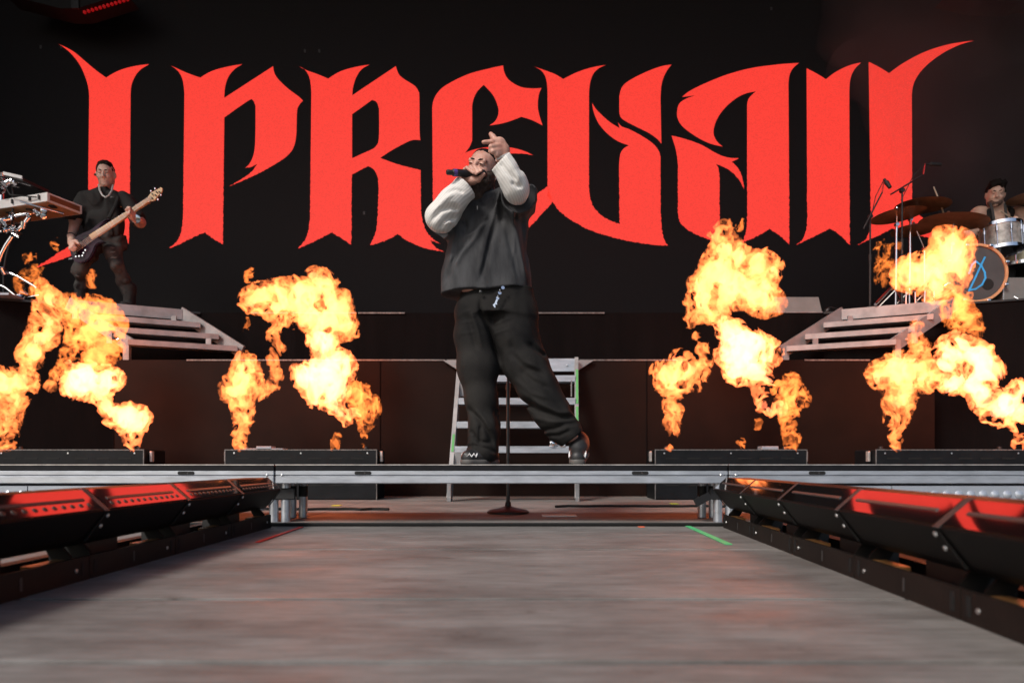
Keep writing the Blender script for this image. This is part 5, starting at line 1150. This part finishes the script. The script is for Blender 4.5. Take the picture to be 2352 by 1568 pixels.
flame([(1640,728,9),(1655,742,13),(1668,755,16),(1682,772,33),(1722,802,50),(1757,812,37),(1672,812,25),(1702,842,36),(1735,852,31),(1762,882,18),(1746,902,13),(1752,930,13),(1772,942,12),(1790,935,11)], 'dense white fireball between the tall cloud and the right hand stair', FIRE_WHITE, rag=.85, d=5.65)
flame([(1820,1024,8),(1818,1008,10),(1816,990,12),(1812,955,18),(1815,918,30),(1800,902,24),(1835,908,18),(1820,880,18)], 'orange topped flame on the nozzle beside the right hand stair', FIRE_MID, rag=1.1)
flame([(2160,545,17),(2182,572,40),(2190,602,38),(2132,612,38),(2092,634,40),(2150,642,48),(2200,640,28)], 'bright yellow flame in front of the drum kit', rag=1.05, d=5.75, group='flames in front of the drum kit')
flame([(2030,572,13),(2036,600,15),(2046,642,17),(2062,572,12),(2030,630,9)], 'thin orange flame curling round the cymbal stands', FIRE_DIM, rag=1.4, d=5.8, group='flames in front of the drum kit')
flame([(2200,702,33),(2222,735,27),(2240,762,13),(2205,682,22)], 'pale orange flame drifting below the bass drum', FIRE_MID, rag=1.1, d=5.8, group='flames in front of the drum kit')
flame([(2052,1030,8),(2053,1015,10),(2055,998,12),(2058,962,19),(2062,922,31),(2022,862,30),(2062,852,43),(2100,852,36),(2112,802,17),(2102,778,11),(2122,872,26),(2080,892,28),(2105,745,7)], 'yellow flame with a thick stem below the drum kit stair', rag=.95)
flame([(2180,832,28),(2202,800,36),(2240,832,43),(2272,852,32),(2232,872,38),(2192,882,24),(2150,862,10),(2262,912,31),(2302,932,34),(2332,932,28),(2346,902,26),(2282,952,22),(2346,962,17),(2342,990,11),(2340,1018,9)], 'long band of fire blowing across the box under the drum riser', FIRE_WHITE, rag=.95, d=5.65)

for x, y, r, lab in ((70, 592, 7, 'lone lick of flame above the wisp at the keyboard rack'), (125, 562, 7, 'lone lick of flame left of the bass guitar'), (572, 632, 6, 'stray flame scrap above the cloud left of the singer'), (566, 746, 7, 'stray flame scrap below the cloud left of the singer'),
                     (771, 1014, 8, 'tiny tongue of flame on top of the box left of the singer'), (1742, 968, 7, 'small falling lick of flame under the white fireball'), (1702, 1020, 5, 'tiny drop of flame on top of the box right of the singer'), (212, 640, 8, 'lick of flame at the knee of the bass player'), (1700, 515, 6, 'stray flame scrap at the foot of the lettering')):
    flame([(x - r * .3, y + r * 1.5, r * .4), (x, y, r * .6), (x + r * .5, y - r * 1.6, r * .3)], lab, FIRE_MID, h=.005, rag=.45, core_part=False, group='stray scraps of flame')
# thin smoke that hangs in front of the screen on the drummer side
S = SDF((3.6, 7.2, 3.0), (7.2, 8.9, 7.2), .09)
S.ell((5.6, 8.1, 4.9), (1.5, .55, 1.7), k=.3).ell((4.7, 8.1, 5.8), (.9, .45, .9), k=.5)
X, Y, Z = S.xyz(); S.F = (S.F + .28 * vnoise(X * 1.6, Y * 1.6, Z * 1.6, 5) + .1 * vnoise(X * 4, Y * 4, Z * 4, 6)).astype(np.float32)
sm = bpy.data.materials.new('smoke'); sm.use_nodes = True; N = sm.node_tree.nodes; N.clear(); o_ = N.new('ShaderNodeOutputMaterial'); v_ = N.new('ShaderNodeVolumePrincipled')
v_.inputs['Color'].default_value = (.8, .76, .79, 1); v_.inputs['Density'].default_value = .085; sm.node_tree.links.new(v_.outputs[0], o_.inputs['Volume'])
o = S.mesh('smoke', sm); props(o, 'thin grey smoke drifting before the screen above the drummer', 'smoke', kind='stuff')
